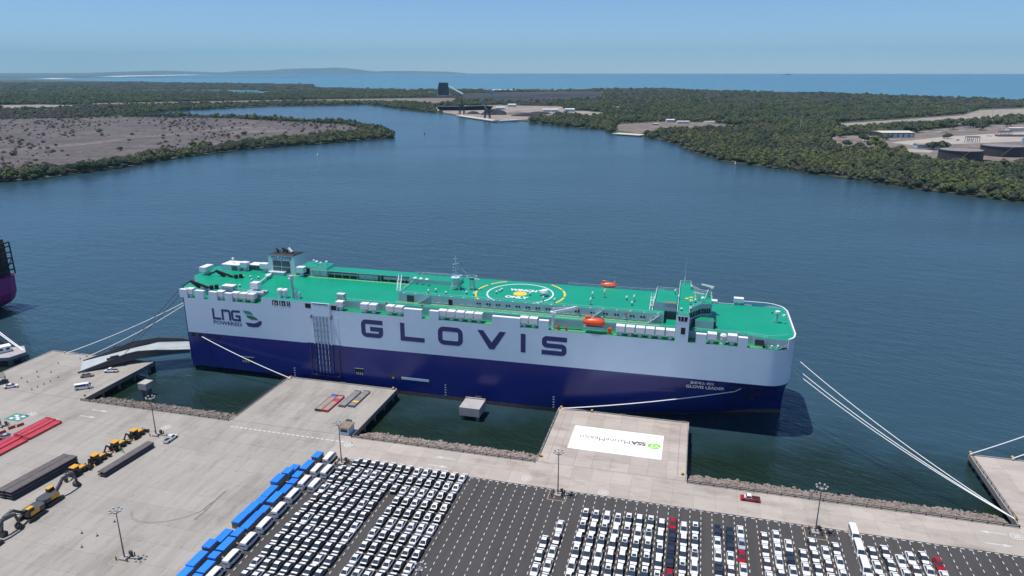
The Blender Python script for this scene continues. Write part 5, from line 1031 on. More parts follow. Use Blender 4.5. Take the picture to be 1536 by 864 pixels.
# people
M['vest'] = mat('vest', (0.22,0.75,0.05), 0.6); M['skin'] = mat('skin', (0.35,0.2,0.13), 0.6); M['helmet'] = mat('helmet', (0.75,0.75,0.7), 0.4); M['trousers'] = mat('trousers', (0.04,0.05,0.08), 0.8)
def person(x, y, rz, label, step):
    t = thing('person',(x,y,ZQ),rz); me = bpy.data.meshes.new('body')
    V = [(0,0,.95),(0,0,1.15),(0,.01,1.40),(0,.01,1.52),(0,.03,1.66),(.10,0,.9),(.12,step,.5),(.13,step*.6,.08),(.13,step*.6+.14,.05),(-.10,0,.9),(-.12,-step,.5),(-.13,-step*1.4,.08),(-.13,-step*1.4+.14,.05),(.2,0,1.38),(.27,-step*.4,1.12),(.26,.12,.92),(-.2,0,1.38),(-.27,step*.6,1.12),(-.24,.22,.98)]
    E = [(0,1),(1,2),(2,3),(3,4),(0,5),(5,6),(6,7),(7,8),(0,9),(9,10),(10,11),(11,12),(2,13),(13,14),(14,15),(2,16),(16,17),(17,18)]; Rr = [.15,.15,.16,.06,.10,.10,.075,.05,.045,.10,.075,.05,.045,.075,.05,.04,.075,.05,.04]
    me.from_pydata(V,E,[]); o = link(bpy.data.objects.new('body',me),t); sk = o.modifiers.new('s','SKIN')
    for v,r_ in zip(me.skin_vertices[0].data, Rr): v.radius = (r_,r_*.85)
    me.skin_vertices[0].data[0].use_root = True; o.modifiers.new('u','SUBSURF').levels = 1
    dg = bpy.context.evaluated_depsgraph_get(); nm = bpy.data.meshes.new_from_object(o.evaluated_get(dg)); o.modifiers.clear(); o.data = nm; nm.materials.clear()
    for q in ('vest','trousers','skin'): nm.materials.append(M[q])
    for p in nm.polygons: p.material_index = 1 if p.center.z < .93 else (2 if p.center.z > 1.5 or (abs(p.center.x) > .22 and p.center.z < 1.1) else 0); p.use_smooth = True
    b = MB(); b.sph((0,.03,1.70),.13,10,6,0,.8); b.build('helmet','helmet',t); return tag(t,label,'person')
x_,y_,_ = gp(180.5,677); person(x_,y_,.6,'person in a pale green safety vest standing close to the backhoe',.08); x_,y_,_ = gp(185,679); person(x_,y_,2.4,'person in a bright green safety vest walking away from the backhoe',.16)
# small buildings on the quay
t = thing('kiosk',(-104.2,187.2,ZQ)); b = MB(); b.box(-1.6,1.6,-2,2,0,2.6); b.build('wall','ship_pale',t); b = MB(); b.box(-1.9,1.9,-2.3,2.3,2.6,2.8); b.build('roof','crate',t); b = MB(); b.box(-1.2,1.2,-2.05,-2.0,1.1,2.1); b.build('window','dark_glass',t); tag(t,'small grey kiosk with a flat brown roof at the pier root','kiosk')
x_,y_,_ = gp(520,639); t = thing('waste_container',(x_,y_,ZQ),-.1); b = MB(); b.loft([[(q*.95,w*.96,.2) for q,w in rect(-.9,.9,-1.9,1.9)],[(q,w,1.5) for q,w in rect(-1,1,-2,2)]]); b.build('body','green_paint',t,fix=True); b = MB(); b.box(-.9,.9,-1.9,1.9,1.5,1.53); b.build('opening','mach_dark',t)
for s in (-1.6,1.6): b = MB(); b.box(-.9,.9,s-.1,s+.1,0,.2); b.build('skid','mach_dark',t)
tag(t,'green metal waste container on the flat rack pier','container')
x_,y_,_ = gp(4,574); t = thing('shelter',(x_-1,y_,ZQ),-.6)
for sx in (-2.2,2.2):
    for sy in (-1.6,1.6): b = MB(); b.bar((sx,sy,0),(sx,sy,2.6),.15); b.build('post','mach_dark',t)
b = MB(); b.box(-2.5,2.5,-1.9,1.9,2.6,2.8); b.build('roof','concrete_dark',t); b = MB(); b.box(-2.2,2.2,1.5,1.6,.2,2.3); b.build('back_wall','mach_dark',t); b = MB(); b.box(-1.8,1.8,.6,1.3,0,.5); b.build('bench','crate',t); tag(t,'dark open shelter at the edge of the ramp pier','shelter')
# painted markings on the concrete
def sheet(name, pts, m, z=ZQ+.012, parent=None): b = MB(); b.add([(x,y,z) for x,y in pts], [tuple(range(len(pts)))]); return b.build(name, m, parent)
M['faded_white'] = mat('faded_white', (0.60,0.59,0.57), 0.8, var=0.2, scale=1.5)
def arrow(u, v, d, parent):
    x,y,_ = gp(u,v); s = 3.2; sheet('painted_arrow', [(x-d*s,y-.14),(x+d*s*.3,y-.14),(x+d*s*.3,y-.6),(x+d*s,y),(x+d*s*.3,y+.6),(x+d*s*.3,y+.14),(x-d*s,y+.14)][::(1 if d>0 else -1)], 'faded_white', ZQ+.012, parent)
for u,v,d in [(150,616,1),(132,625,1),(1489,799,-1),(1499,817,1),(668,687,-1),(657,699,1)]: arrow(u,v,d,apron)
def spot(u, v, r, txt, parent):
    x,y,_ = gp(u,v); n = 24; b = MB(); A = [(x+q*math.cos(2*math.pi*i/n), y+q*math.sin(2*math.pi*i/n), ZQ+.012) for q in (r,r*.82) for i in range(n)]; b.add(A, [(n+i,i,(i+1)%n,n+(i+1)%n) for i in range(n)]); b.build('speed_roundel','faded_white',parent)
    vv, ff = text_mesh(txt, .04); c = MB(); c.add([(x+(s_-.5)*r*1.1, y+(t_-.5)*r*1.0, ZQ+.013) for s_,t_ in vv], ff); c.build('roundel_number','faded_white',parent)
for u,v in [(249,641),(523,667),(790,717.5),(905,739),(1525,804.5),(47,621.5)]: spot(u,v,1.5,'20',apron)
b = MB(); x0_,y0_,_ = gp(345,640); 
for i in range(26): b.add([(x0_+i*1.75,y0_,ZQ+.012),(x0_+i*1.75+1.1,y0_,ZQ+.012),(x0_+i*1.75+1.1,y0_+.55,ZQ+.012),(x0_+i*1.75,y0_+.55,ZQ+.012)], [(0,1,2,3)])
b.build('stop_line','faded_white',apron)
x_,y_,_ = gp(26,626); sheet('green_square', rect(x_-3.2,x_+3.2,y_-2.4,y_+2.4), 'green_paint', ZQ+.012, apron)
b = MB()
for dx,dy in ((-1.4,-1),(1.4,-1),(-1.4,1),(1.4,1),(0,0)): b.add([(x_+dx+q,y_+dy+w,ZQ+.016) for q,w in ((-.7,-.5),(.7,-.5),(.7,.5),(-.7,.5))], [(0,1,2,3)])
b.build('white_pattern','white_paint',apron)
# tyre marks in the yard
M['tyre_mark'] = mat('tyre_mark', (0.22,0.21,0.20), 0.9, var=0.3, scale=1.0)
b = MB(); P = [gp(*p)[:2] for p in [(340,736),(320,752),(300,768),(280,776),(250,783),(225,785),(205,783),(197,777),(196,768)]]
for off in (0,.45): stroke(b, [(x,y+off) for x,y in P], .18, lambda s,t: (s,t,ZQ+.013))
struct(b.build('tyre_marks','tyre_mark',yard),None,'stuff')
P = [gp(*p)[:2] for p in [(338,737),(322,752),(306,768),(292,780)]]; b = MB(); stroke(b, P, .8, lambda s,t: (s,t,ZQ+.014)); b.build('oil_stain','tyre_mark',yard)
# white rectangle with the terminal operator's name, read from the sea side
pier2 = [o for o in bpy.data.objects if o.name.startswith('concrete_pier') and o.parent is None][1]
def on2(x,y,z): return (x-pier2.location.x, y-pier2.location.y, z)
b = MB(); b.box(-32.7,-3.7,195.5,210.7,ZQ+.004,ZQ+.03); b.v = [on2(*v) for v in b.v]; b.build('painted_pad','white_pad',pier2)
xl = gp(969,666)[0]; xa = gp(945,664)[0]; xe = gp(869,655)[0]; yc_ = (gp(969,666)[1]+gp(869,655)[1])/2
zz = ZQ+.036
lettering('pad_lettering','SSA',lambda s,t: on2(xl-s*(xl-xa-.2), yc_+1.2-t*2.4, zz),'grey_text',pier2,.05)
lettering('pad_lettering','MarineMexico',lambda s,t: on2(xa-s*(xa-xe), yc_+1.2-t*2.5, zz),'grey_text',pier2,0.0)
lx,ly,_ = gp(981,669.5); b = MB(); b.add([on2(lx+2.1*math.cos(a), ly+1.75*math.sin(a), zz) for a in np.linspace(0,2*math.pi,33)[:-1]], [tuple(range(32))]); b.build('pad_emblem','bright_green',pier2)
b = MB()
for a in (90,215,325): stroke(b, [(lx+r_*math.cos(math.radians(a+sw)), ly+r_*.83*math.sin(math.radians(a+sw))) for r_,sw in ((2.15,0),(1.5,14),(.9,34),(.75,70),(1.0,105))], .34, lambda s_,t_: on2(s_,t_,zz+.004))
b.build('pad_emblem_lines','white_pad',pier2)
for x0_,x1_,y0_,y1_ in ((-37.4,-37.2,187,219.5),(1.2,1.4,187,219.5),(-37.2,1.2,219.3,219.5),(-30,-29.8,219.5,221.2),(-26.6,-26.4,219.5,221.2)):
    b = MB(); b.box(x0_,x1_,y0_,y1_,ZQ+.003,ZQ+.010); b.v = [on2(*v) for v in b.v]; b.build('red_line','red_line',pier2)
# concrete dolphins in the water
def dolphin(x0,x1,y0,y1,zt,th,label,pile=.6,lip=True):
    t = thing('mooring_dolphin',((x0+x1)/2,(y0+y1)/2,0)); w=(x1-x0)/2; d=(y1-y0)/2; b = MB(); b.box(-w,w,-d,d,zt-th,zt); soften(b.build('cap','concrete',t),.08)
    for sx in (-1,1):
        for sy in (-1,1): b = MB(); b.cyl((sx*(w-1.0),sy*(d-1.0),-4),pile,zt-th+4,8); b.build('pile','concrete_dark',t)
    if lip: b = MB(); b.box(-w,w,d-.5,d-.02,zt+.003,zt+.4); b.build('kerb','curb',t); b = MB(); b.box(-1.2,1.2,d,d+3.6,zt-2.4,zt-.6); b.build('fender','rubber',t)
    return tag(t,label,'dolphin')
dolphin(-74.0,-66.6,212.0,219.8,4.9,3.2,'square concrete mooring dolphin standing in the dock against the hull'); dolphin(-196.0,-192.4,199.0,203.0,5.6,2.6,'small concrete block dolphin near the rocks beside the ramp pier',.5,False)
t = thing('mooring_platform',(-272.5,213,0)); b = MB(); b.prism([(-9.5,-9),(3.5,-3),(5.0,3.5),(-2,9),(-9.5,3)],2.6,4.0); b.build('deck','concrete',t)
for q,w in ((2.2,-1.8),(3.2,3),(-2,6.5),(-6,-5.5)): b = MB(); b.cyl((q,w,-4),1.0,6.6,12); b.build('pile','concrete_dark',t)
tag(t,'concrete mooring platform with a white hut beside the purple ship','platform')
t = thing('hut',(-276.8,214.6,4.0),-.5); b = MB(); b.box(-1.7,1.7,-2.4,2.4,0,2.4); b.build('wall','ship_white',t); b = MB(); b.box(-1.9,1.9,-2.6,2.6,2.4,2.6); b.build('roof','ship_white',t)
for yy in (-1.2,1.2): b = MB(); b.box(1.7,1.75,yy-.6,yy+.6,1.0,1.9); b.build('window','dark_glass',t)
tag(t,'white hut on the concrete mooring platform','hut')
# ropes
def rope(A, B, sag, r, m, label, group=None):
    A = Vector(A); B = Vector(B); pts = [A+(B-A)*(i/20)-Vector((0,0,4*sag*(i/20)*(1-i/20))) for i in range(21)]
    b = MB(); b.tube([p-A for p in pts], r, 6); o = tag(b.build('mooring_rope', m, None, A), label, 'rope', group); return o
def onhull(u, v): # point on the bow front or starboard side
    return yp(u, v, YN-.1)
P3 = gp(1523,779,ZQ+.7)
for (dx,y,z),lab in (((.1,243,24.5),'the top one'),((.1,238,22.4),'the middle one'),((.1,236.5,21.2),'the low one')): rope((35.65+dx,y,z),(P3[0],P3[1],P3[2]),2.0,.12,'rope','white bow mooring rope stretched to the roped pier root, '+lab)
q = half(20.0,13.0); rope((17.8,YC-half(17.8,13.6)-.1,13.6),gp(842,612.5,ZQ+.7),.8,.16,'rope','long pale bow rope lying along the navy hull to the white-painted pier')
rope((20.6,YC-half(20.6,16.4)-.15,16.4),(17.8,YC-half(17.8,13.6)-.2,13.6),.1,.12,'rope','short pale rope from a bow opening down the navy hull')
rope(onhull(303,505),gp(436,567.5,ZQ+.7),.7,.15,'rope','white stern rope crossing the navy hull to the flat rack pier')
rope((-204.8,243,24),gp(98,530,ZQ+.7),1.2,.15,'rope','white stern rope to the outer bollard of the ramp pier'); rope((-204.8,240.5,23),gp(131,535,ZQ+.7),1.2,.15,'rope','white stern rope to the bollard beside the ramp')
rope((-201,236,33.0),(-221.6,225.9,9.6),.3,.12,'rope_dark','dark hoisting cable from the stern to the far ramp girder'); rope((-199,234,31.5),(-217.0,216.6,8.4),.3,.12,'rope_dark','dark hoisting cable from the stern to the near ramp girder')
rope(gp(1455,681,ZQ+.7),(150,262,16),1.5,.15,'rope','white rope rising from the roped pier far corner'); rope(gp(1518,688,ZQ+.7),(150,250,18),1.0,.15,'rope','white rope rising from the roped pier far edge')
# sterns of the neighbouring ship
M['magenta'] = mat('magenta', (0.30,0.02,0.17), 0.4, var=0.08, scale=0.2); M['lash_dark'] = mat('lash_dark', (0.035,0.035,0.04), 0.7); M['box_brown'] = mat('box_brown', (0.13,0.06,0.055), 0.7, var=0.2, scale=.4)
t = thing('container_ship',(-355,260,0)); b = MB(); rings = []
for z,x1,w in [(-1,6,12),(0.5,12,14.5),(2.5,17,15.6),(5,20,16),(9,22,16),(17,22.5,16),(17.5,22.5,16)]:
    rings.append([(-90,-w,z),(x1-5,-w,z),(x1-1.5,-w+3,z),(x1,-w+7,z),(x1,w-7,z),(x1-1.5,w-3,z),(x1-5,w,z),(-90,w,z)])
b.loft(rings); b.build('hull','magenta',t,fix=True)
for x in (19.5,6,-8):
    b = MB()
    for y in np.arange(-15,15.1,3.0): b.bar((x,y,17.5),(x,y,34),.5)
    for z in (20,23,26,29,32,34): b.bar((x,-15,z),(x,15,z),.5,.6)
    for y in np.arange(-15,14,6.0): b.bar((x,y,17.5),(x,y+6,26),.3)
    b.build('lashing_bridge','lash_dark',t)
for i,x in enumerate((11.5,-2.5)):
    for yy in np.arange(-14.6,13,2.6):
        for k in range(8 if i else 7): b = MB(); b.box(-6,6,0,2.44,0,2.55); b.build('container','box_brown' if (k+int(yy))%3 else 'lash_dark',t,(x,yy,17.6+k*2.6))
b = MB(); b.bar((18.6,-15.2,12.6),(21.8,-12.4,12.6),.6,1.2); b.build('mooring_opening','dark_opening',t); b = MB(); b.bar((22.6,-3,14.2),(22.6,0,14.2),.3,.8); b.build('mooring_opening','dark_opening',t)
tag(t,'magenta hulled container ship stern with dark lashing bridges','ship')
for k,(dx) in enumerate((0,1.2)): rope((-336.2+dx*.8,244.4+dx*.6,12.6),(-270.2+dx,217.4,4.05),1.0,.2,'rope','white rope from the magenta ship to the concrete mooring platform','magenta ship ropes')
# ------------------------------------------------------------------ vegetation
def leaf_mat(name, c, c2, rnd=.35):
    m, nt, p = nodes(name); L = nt.links.new; g = N(nt, 'ShaderNodeNewGeometry').outputs['Position']
    oi = N(nt, 'ShaderNodeObjectInfo'); base = mix(nt, oi.outputs['Random'], c, c2)
    n = ramp(nt, noise(nt, g, 0.55, 4, 0.7), [(0.3,(0.72,0.72,0.72)),(0.7,(1.25,1.25,1.25))]); base = mix(nt, 0.8, base, n, 'MULTIPLY')
    L(base, p.inputs['Base Color']); p.inputs['Roughness'].default_value = 0.75; p.inputs['Specular IOR Level'].default_value = 0.25; return m
M['leaf_green'] = leaf_mat('leaf_green', (0.078,0.104,0.046), (0.150,0.172,0.064)); M['leaf_dark'] = leaf_mat('leaf_dark', (0.048,0.066,0.042), (0.082,0.100,0.058)); M['leaf_olive'] = leaf_mat('leaf_olive', (0.105,0.108,0.068), (0.14,0.136,0.085)); M['leaf_dry'] = leaf_mat('leaf_dry', (0.105,0.090,0.084), (0.145,0.122,0.112))
M['bark'] = mat('bark', (0.12,0.09,0.065), 0.9, var=0.3, scale=1.0)
def crown_mesh(name, m, seed, lobes=6, leaves=330, flat=0.8, leaf=.27):
    r_ = np.random.default_rng(seed); V = []; F = []
    ico = np.array([(0,0,1),(.89,0,.45),(.28,.85,.45),(-.72,.53,.45),(-.72,-.53,.45),(.28,-.85,.45),(.72,.53,-.45),(-.28,.85,-.45),(-.89,0,-.45),(-.28,-.85,-.45),(.72,-.53,-.45),(0,0,-1)])
    fs = [(0,1,2),(0,2,3),(0,3,4),(0,4,5),(0,5,1),(1,6,2),(2,7,3),(3,8,4),(4,9,5),(5,10,1),(2,6,7),(3,7,8),(4,8,9),(5,9,10),(1,10,6),(7,6,11),(8,7,11),(9,8,11),(10,9,11),(6,10,11)]
    C = []
    for k in range(lobes):
        a = 2*math.pi*k/lobes+r_.uniform(-.5,.5); q = r_.uniform(.25,.62) if k else 0; C.append((q*math.cos(a), q*math.sin(a), r_.uniform(.55,1.05)*flat+(.25 if k == 0 else 0), r_.uniform(.34,.52)))
    for x,y,z,r in C:
        o = len(V); V += (ico*r_.uniform(.7,.95,(12,1))*r*.92*np.array((1,1,.85))+(x,y,z)).tolist(); F += [tuple(i+o for i in f) for f in fs]
    for k in range(leaves):
        x,y,z,r = C[r_.integers(lobes)]; d = r_.normal(size=3); d /= np.linalg.norm(d); d[2] = abs(d[2])*1.0 if r_.random() < .8 else d[2]; p = np.array((x,y,z))+d*r*r_.uniform(.85,1.18)*np.array((1,1,.88))
        t = np.cross(d, r_.normal(size=3)); t /= np.linalg.norm(t); s = np.cross(d,t)+d*r_.uniform(-.5,.5); l = leaf*r_.uniform(.5,1.1); o = len(V)
        V += [(p-t*l*.5).tolist(), (p+s*l*.45+d*l*.12).tolist(), (p+t*l*.5).tolist(), (p-s*l*.45+d*l*.1).tolist()]; F += [(o,o+1,o+2,o+3)]
    me = bpy.data.meshes.new(name); me.from_pydata(V,[],F); me.materials.append(M[m]); me.update(); return me
KIND = [crown_mesh('crown','leaf_green',1), crown_mesh('crown','leaf_green',2,7), crown_mesh('crown','leaf_dark',3), crown_mesh('crown','leaf_dark',4,5), crown_mesh('crown','leaf_olive',5,6,300,.75), crown_mesh('crown','leaf_dry',6,5,200,.65), crown_mesh('crown','leaf_dry',7,6,170,.55)]
kinds = bpy.data.collections.new('foliage_kinds')
for i, me in enumerate(KIND): kinds.objects.link(bpy.data.objects.new('k%d_crown' % i, me))
def inst_nodes():
    ng = bpy.data.node_groups.new('scatter', 'GeometryNodeTree'); ng.interface.new_socket('Geometry', in_out='INPUT', socket_type='NodeSocketGeometry'); ng.interface.new_socket('Geometry', in_out='OUTPUT', socket_type='NodeSocketGeometry')
    n = ng.nodes; L = ng.links.new; gi = n.new('NodeGroupInput'); go = n.new('NodeGroupOutput'); ci = n.new('GeometryNodeCollectionInfo'); ci.inputs['Collection'].default_value = kinds; ci.inputs['Separate Children'].default_value = True; ci.inputs['Reset Children'].default_value = True
    ip = n.new('GeometryNodeInstanceOnPoints'); ip.inputs['Pick Instance'].default_value = True
    def at_(nm, ty): a = n.new('GeometryNodeInputNamedAttribute'); a.data_type = ty; a.inputs['Name'].default_value = nm; return a.outputs[0]
    cb = n.new('ShaderNodeCombineXYZ'); L(at_('rz','FLOAT'), cb.inputs[2]); er = n.new('FunctionNodeEulerToRotation'); L(cb.outputs[0], er.inputs[0])
    L(gi.outputs[0], ip.inputs['Points']); L(ci.outputs[0], ip.inputs['Instance']); L(at_('kind','INT'), ip.inputs['Instance Index']); L(er.outputs[0], ip.inputs['Rotation']); L(at_('sc','FLOAT_VECTOR'), ip.inputs['Scale']); L(ip.outputs[0], go.inputs[0]); return ng
NG = inst_nodes()
def scatter(name, P, S, K, label):
    me = bpy.data.meshes.new(name); me.from_pydata([tuple(p) for p in P], [], []); n = len(P)
    a = me.attributes.new('kind','INT','POINT'); a.data.foreach_set('value', np.asarray(K, dtype=np.int32)); a = me.attributes.new('rz','FLOAT','POINT'); a.data.foreach_set('value', rng.uniform(0,6.28,n).astype(np.float32))
    a = me.attributes.new('sc','FLOAT_VECTOR','POINT'); a.data.foreach_set('vector', np.asarray(S, dtype=np.float32).ravel())
    o = link(bpy.data.objects.new(name, me)); md = o.modifiers.new('scatter','NODES'); md.node_group = NG; return struct(o, label, 'stuff')
def inside(P, poly):
    x, y = P[:,0], P[:,1]; q = np.asarray(poly); c = np.zeros(len(P), bool); n = len(q)
    for i in range(n):
        x1,y1 = q[i]; x2,y2 = q[i-1]; m = ((y1 > y) != (y2 > y)); 
        if abs(y2-y1) > 1e-9: c ^= m & (x < (x2-x1)*(y-y1)/(y2-y1)+x1)
    return c
def px_of(P):
    d = np.c_[P, np.full(len(P), 1.0-CAMH)]; c = d@FW; return CX+FPX*(d@RT)/c, CY-FPX*(d@UP)/c, c
def grid(x0,x1,y0,y1,s):
    X, Y = np.meshgrid(np.arange(x0,x1,s), np.arange(y0,y1,s)); P = np.c_[X.ravel(),Y.ravel()]; return P+rng.uniform(-.48,.48,P.shape)*s
def fnoise(P, f, seed):
    r_ = np.random.default_rng(seed); v = np.zeros(len(P))
    for k in range(9):
        a = r_.uniform(0,6.28); w = f*2**(k/3); v += np.sin((P[:,0]*math.cos(a)+P[:,1]*math.sin(a))*w+r_.uniform(0,6.28))/(1+k*.35)
    return v/2.2
CLEAR = [clip_px(p) for p in [
    [(137,155),(384,150.5),(640,146.5),(681,147),(690,152),(655,156.5),(600,154),(440,153.6),(250,158.4),(140,158.6)], [(0,157.5),(60,156.6),(118,157.6),(100,162),(0,163)],
    [(650,159),(690,159),(745,157),(842,159),(852,168),(842,176),(800,180),(783,184),(742,184),(712,178),(684,174),(655,168)], [(926,185),(993,182),(1060,183),(1125,190),(1122,195.5),(1010,196),(985,201),(962,206),(918,204),(920,197)], [(845,165),(880,166),(912,169.5),(905,175),(850,174.5)],
    [(1052,181),(1090,180),(1098,184),(1055,185)], [(1253,183.5),(1330,179),(1444,171),(1470,163),(1536,161),(1700,158),(1700,172),(1536,176),(1420,184),(1330,190),(1258,195)],
    [(1232,206),(1300,201),(1380,196),(1440,189),(1536,184),(1700,184),(1700,258),(1536,249),(1470,250),(1400,246),(1340,231),(1265,224),(1245,216)], [(688,141),(760,138.6),(860,137.6),(907,138),(902,148),(840,151),(760,151.5),(698,151)],
    [(36,135.6),(60,133),(62,135.4),(45,138)], [(168,134.2),(240,134.7),(300,134.6),(390,135),(385,138.2),(300,136.8),(230,136.9)], [(343,136.8),(360,136.2),(407,136.8),(405,140.6),(385,141.6),(345,140)], [(478,130),(540,129.2),(640,131.6),(655,133.8),(600,134.2),(540,133.2),(480,131.8)], [(590,138),(660,137.2),(661,139.6),(600,140.2)], [(655,140),(676,140),(678,145),(655,145)]]]
def sample(poly, s, dmin, dmax, clear=CLEAR, margin=3.0):
    q = np.asarray(poly); lo = np.maximum(q.min(0), (-9000,300)); hi = np.minimum(q.max(0), (4000,9500)); P = grid(lo[0],hi[0],lo[1],hi[1],s)
    d = np.hypot(P[:,0],P[:,1]); P = P[(d > dmin)&(d < dmax)]; u,v,c = px_of(P); P = P[(u > -45)&(u < 1585)&(c > 10)]; P = P[inside(P, poly)]
    for cl in clear: P = P[~inside(P, cl)]
    return P
def woods(poly, label, dry_fn, bands, hh=1.0):
    PP=[];SS=[];KK=[]
    for s,d0,d1,sc in bands:
        P = sample(poly, s, d0, d1); 
        if not len(P): continue
        u,v,_ = px_of(P); nz = fnoise(P,.012,5); dry = dry_fn(u,v,nz) > rng.random(len(P)); q_ = fnoise(P,.022,21)*.9+rng.normal(0,.45,len(P)); k = np.select([q_ < -.75,q_ < -.1,q_ < .35,q_ < .9],[3,2,0,1],4); gap = (fnoise(P,.05,33)+rng.normal(0,.35,len(P))) < -1.05; k[dry] = rng.choice([5,6],dry.sum())
        g = sc*rng.uniform(.65,1.3,len(P))*np.where(dry,.86,1)*(1+.18*fnoise(P,.03,8)); S = np.c_[g,g,g*hh*rng.uniform(.75,1.25,len(P))*np.where(dry,.8,1)*(.5 if d0 >= 4300 else .85 if d0 >= 2600 else 1)]
        ok = ~gap; PP.append(np.c_[P,np.full(len(P),.75)][ok]); SS.append(S[ok]); KK.append(k[ok])
    PP=np.concatenate(PP);SS=np.concatenate(SS);KK=np.concatenate(KK); return PP,SS,KK
def dry_main(u,v,nz):
    left = np.where((u < 640)&(v < 136), .8, np.where((u < 185)&(v > 158)&(v < 192), .85, .06)); far = np.where((u > 640)&(v < 160), np.clip(.66+.45*nz,.15,.95), left); return np.where((u > 860)&(v >= 160)&(v < 185), np.clip(.22+.4*nz,0,.75), far)
P, S, K = woods(land, '', dry_main, [(7.6,0,1100,6.3),(8.8,1100,1700,6.4),(10.5,1700,2600,6.6),(15,2600,4300,8.0),(30,4300,9500,13)])
# the peninsula's dry field holds no wood, only its fringe does
fl = inside(P[:,:2], fld); P,S,K = P[~fl],S[~fl],K[~fl]
u,v,_ = px_of(P[:,:2]); strip = (u < 185)&(v > 163)&(v < 186)&(rng.random(len(P)) < .45); P,S,K = P[~strip],S[~strip],K[~strip]
# single trees one can tell apart on the nearer bank become things of their own
u,v,c = px_of(P[:,:2]); dist = np.hypot(P[:,0],P[:,1]); cand = np.where((u > 985)&(u < 1536)&(v < 312)&(K < 5))[0]; cand = cand[np.argsort(dist[cand])][:120]
candL = np.where((u > 0)&(u < 592)&(v > 196)&(K < 5))[0]; candL = candL[np.argsort(dist[candL])][:100]
trunk = MB(); trunk.tube([(0,0,-.1),(.03,.02,.35),(-.02,.03,.75)],.06,6,0,.035); trunk.tube([(.02,.02,.4),(.25,.1,.75)],.03,5,0,.015); trunk.tube([(.0,.02,.45),(-.2,-.15,.8)],.03,5,0,.015); trunk_me = trunk.mesh('trunk',['bark'])
def tree(p, s, k, name, label, cat, group):
    t = thing(name, (p[0],p[1],1.0), rng.uniform(0,6.28)); t.scale = tuple(s); link(bpy.data.objects.new('trunk', trunk_me), t); link(bpy.data.objects.new('crown', KIND[k]), t); return tag(t, label, cat, group)
KN = ['bright green','bright green','dark green','dark green','olive green']
for idx, where in ((cand,'mangrove tree on the bank below the oil tanks'),(candL,'mangrove tree fringing the dry brown peninsula')):
    for i in idx: lab = KN[K[i]]+' '+where; tree(P[i], S[i], int(K[i]), 'mangrove_tree', lab, 'tree', lab)
keep = np.ones(len(P), bool); keep[cand] = False; keep[candL] = False
scatter('woodland', P[keep], S[keep], K[keep], 'green and dry coastal woodland covering the far land')
# shrubs dotted over the dry field and trees in the tank yard
Pf = sample(fld, 13, 0, 4000, []); nz = fnoise(Pf,.02,11); u,v,_ = px_of(Pf); Pf = Pf[(rng.random(len(Pf)) < np.clip(.26+.5*nz+np.where(v < 190,.25,0),.04,.9))]
g = 1.0+3.8*rng.random(len(Pf))**2.6; scatter('dry_scrub', np.c_[Pf,np.full(len(Pf),.8)], np.c_[g,g,g*.8], rng.choice([5,6,6,4],len(Pf)), 'low grey-brown scrub over the peninsula field')
for u,v,s,k,lab in [(290,221,9,2,'broad dark bush clump on the dry field'),(302,222,9,0,'broad dark bush clump on the dry field'),(312,220,8,2,'broad dark bush clump on the dry field'),(29,215,5,2,'lone round bush beside the dirt track'),(34,212,4,3,'small bush beside the lone round bush on the track'),(150,199,7,2,'dark bush in the middle of the dry field'),(199,203,4.5,3,'dark bush near the dirt track bend'),(181,226,6,2,'dark bush close to the mangrove fringe'),(222,231,6,2,'dark bush close to the mangrove fringe'),(237,228,5,3,'dark bush close to the mangrove fringe'),(20,233,7,5,'greyish bush close to the mangrove fringe'),(367,203,8,2,'big bush where the pale tracks meet'),(335,205,5,3,'small bush where the pale tracks meet')]:
    p = gp(u,v,1.0); tree(p,(s,s,s*.8),k,'bush',lab,'bush',lab)
for u,v,s,k,lab in [(1296,212,6,2,'tree beside the long hangar roof end'),(1265,200,7,2,'dark tree at the hangar yard corner'),(1275,201,7,3,'dark tree at the hangar yard corner'),(1255,202,7,0,'green tree at the hangar yard corner'),(1345,194,8,2,'tree behind the long hangar'),(1365,197,9,3,'dark broad tree at the hangar end'),(1375,199,8,2,'dark broad tree at the hangar end'),(1312,222,9,0,'round tree alone in the dirt yard'),(1398,224,6,2,'tree beside the blue sheds near the tank'),(1412,224,6,3,'tree beside the blue sheds near the tank'),(1421,208,5,2,'small tree between hangar and gantry'),(1350,228,5,4,'olive tree at the yard edge by the tanks'),(1455,192,9,2,'broad tree among the pale sheds'),(1470,195,8,3,'broad tree among the pale sheds'),(1480,190,8,2,'broad tree among the pale sheds'),(1515,190,7,3,'tree behind the white vessel by the tanks'),(1440,189,8,0,'tree between the airstrip and pale sheds'),(1405,191,8,2,'tree between the airstrip and pale sheds'),(1420,189,8,3,'tree between the airstrip and pale sheds'),(1390,193,7,0,'tree between the airstrip and pale sheds'),(1245,210,7,2,'dark tree at the yard corner nearest the mangroves'),(1262,206,6,0,'green tree at the hangar yard corner'),(1285,203,6,2,'dark tree at the hangar yard corner'),(1308,203,6,2,'tree beside the long hangar roof end'),(1330,210,5,3,'small tree in front of the hangar doors'),(1334,196,7,2,'tree behind the long hangar'),(1498,186,7,2,'tree among the pale houses by the airstrip'),(1528,182,8,0,'tree among the pale houses by the airstrip'),(1512,180,7,3,'tree among the pale houses by the airstrip'),(1270,220,5,3,'tree on the mangrove side of the dirt yard'),(1288,223,5,2,'tree on the mangrove side of the dirt yard'),(1430,194,7,2,'broad tree among the pale sheds')]:
    p = gp(u,v,1.2); s *= 1.9; tree(p,(s,s,s*.85),k,'yard_tree',lab,'tree',lab)
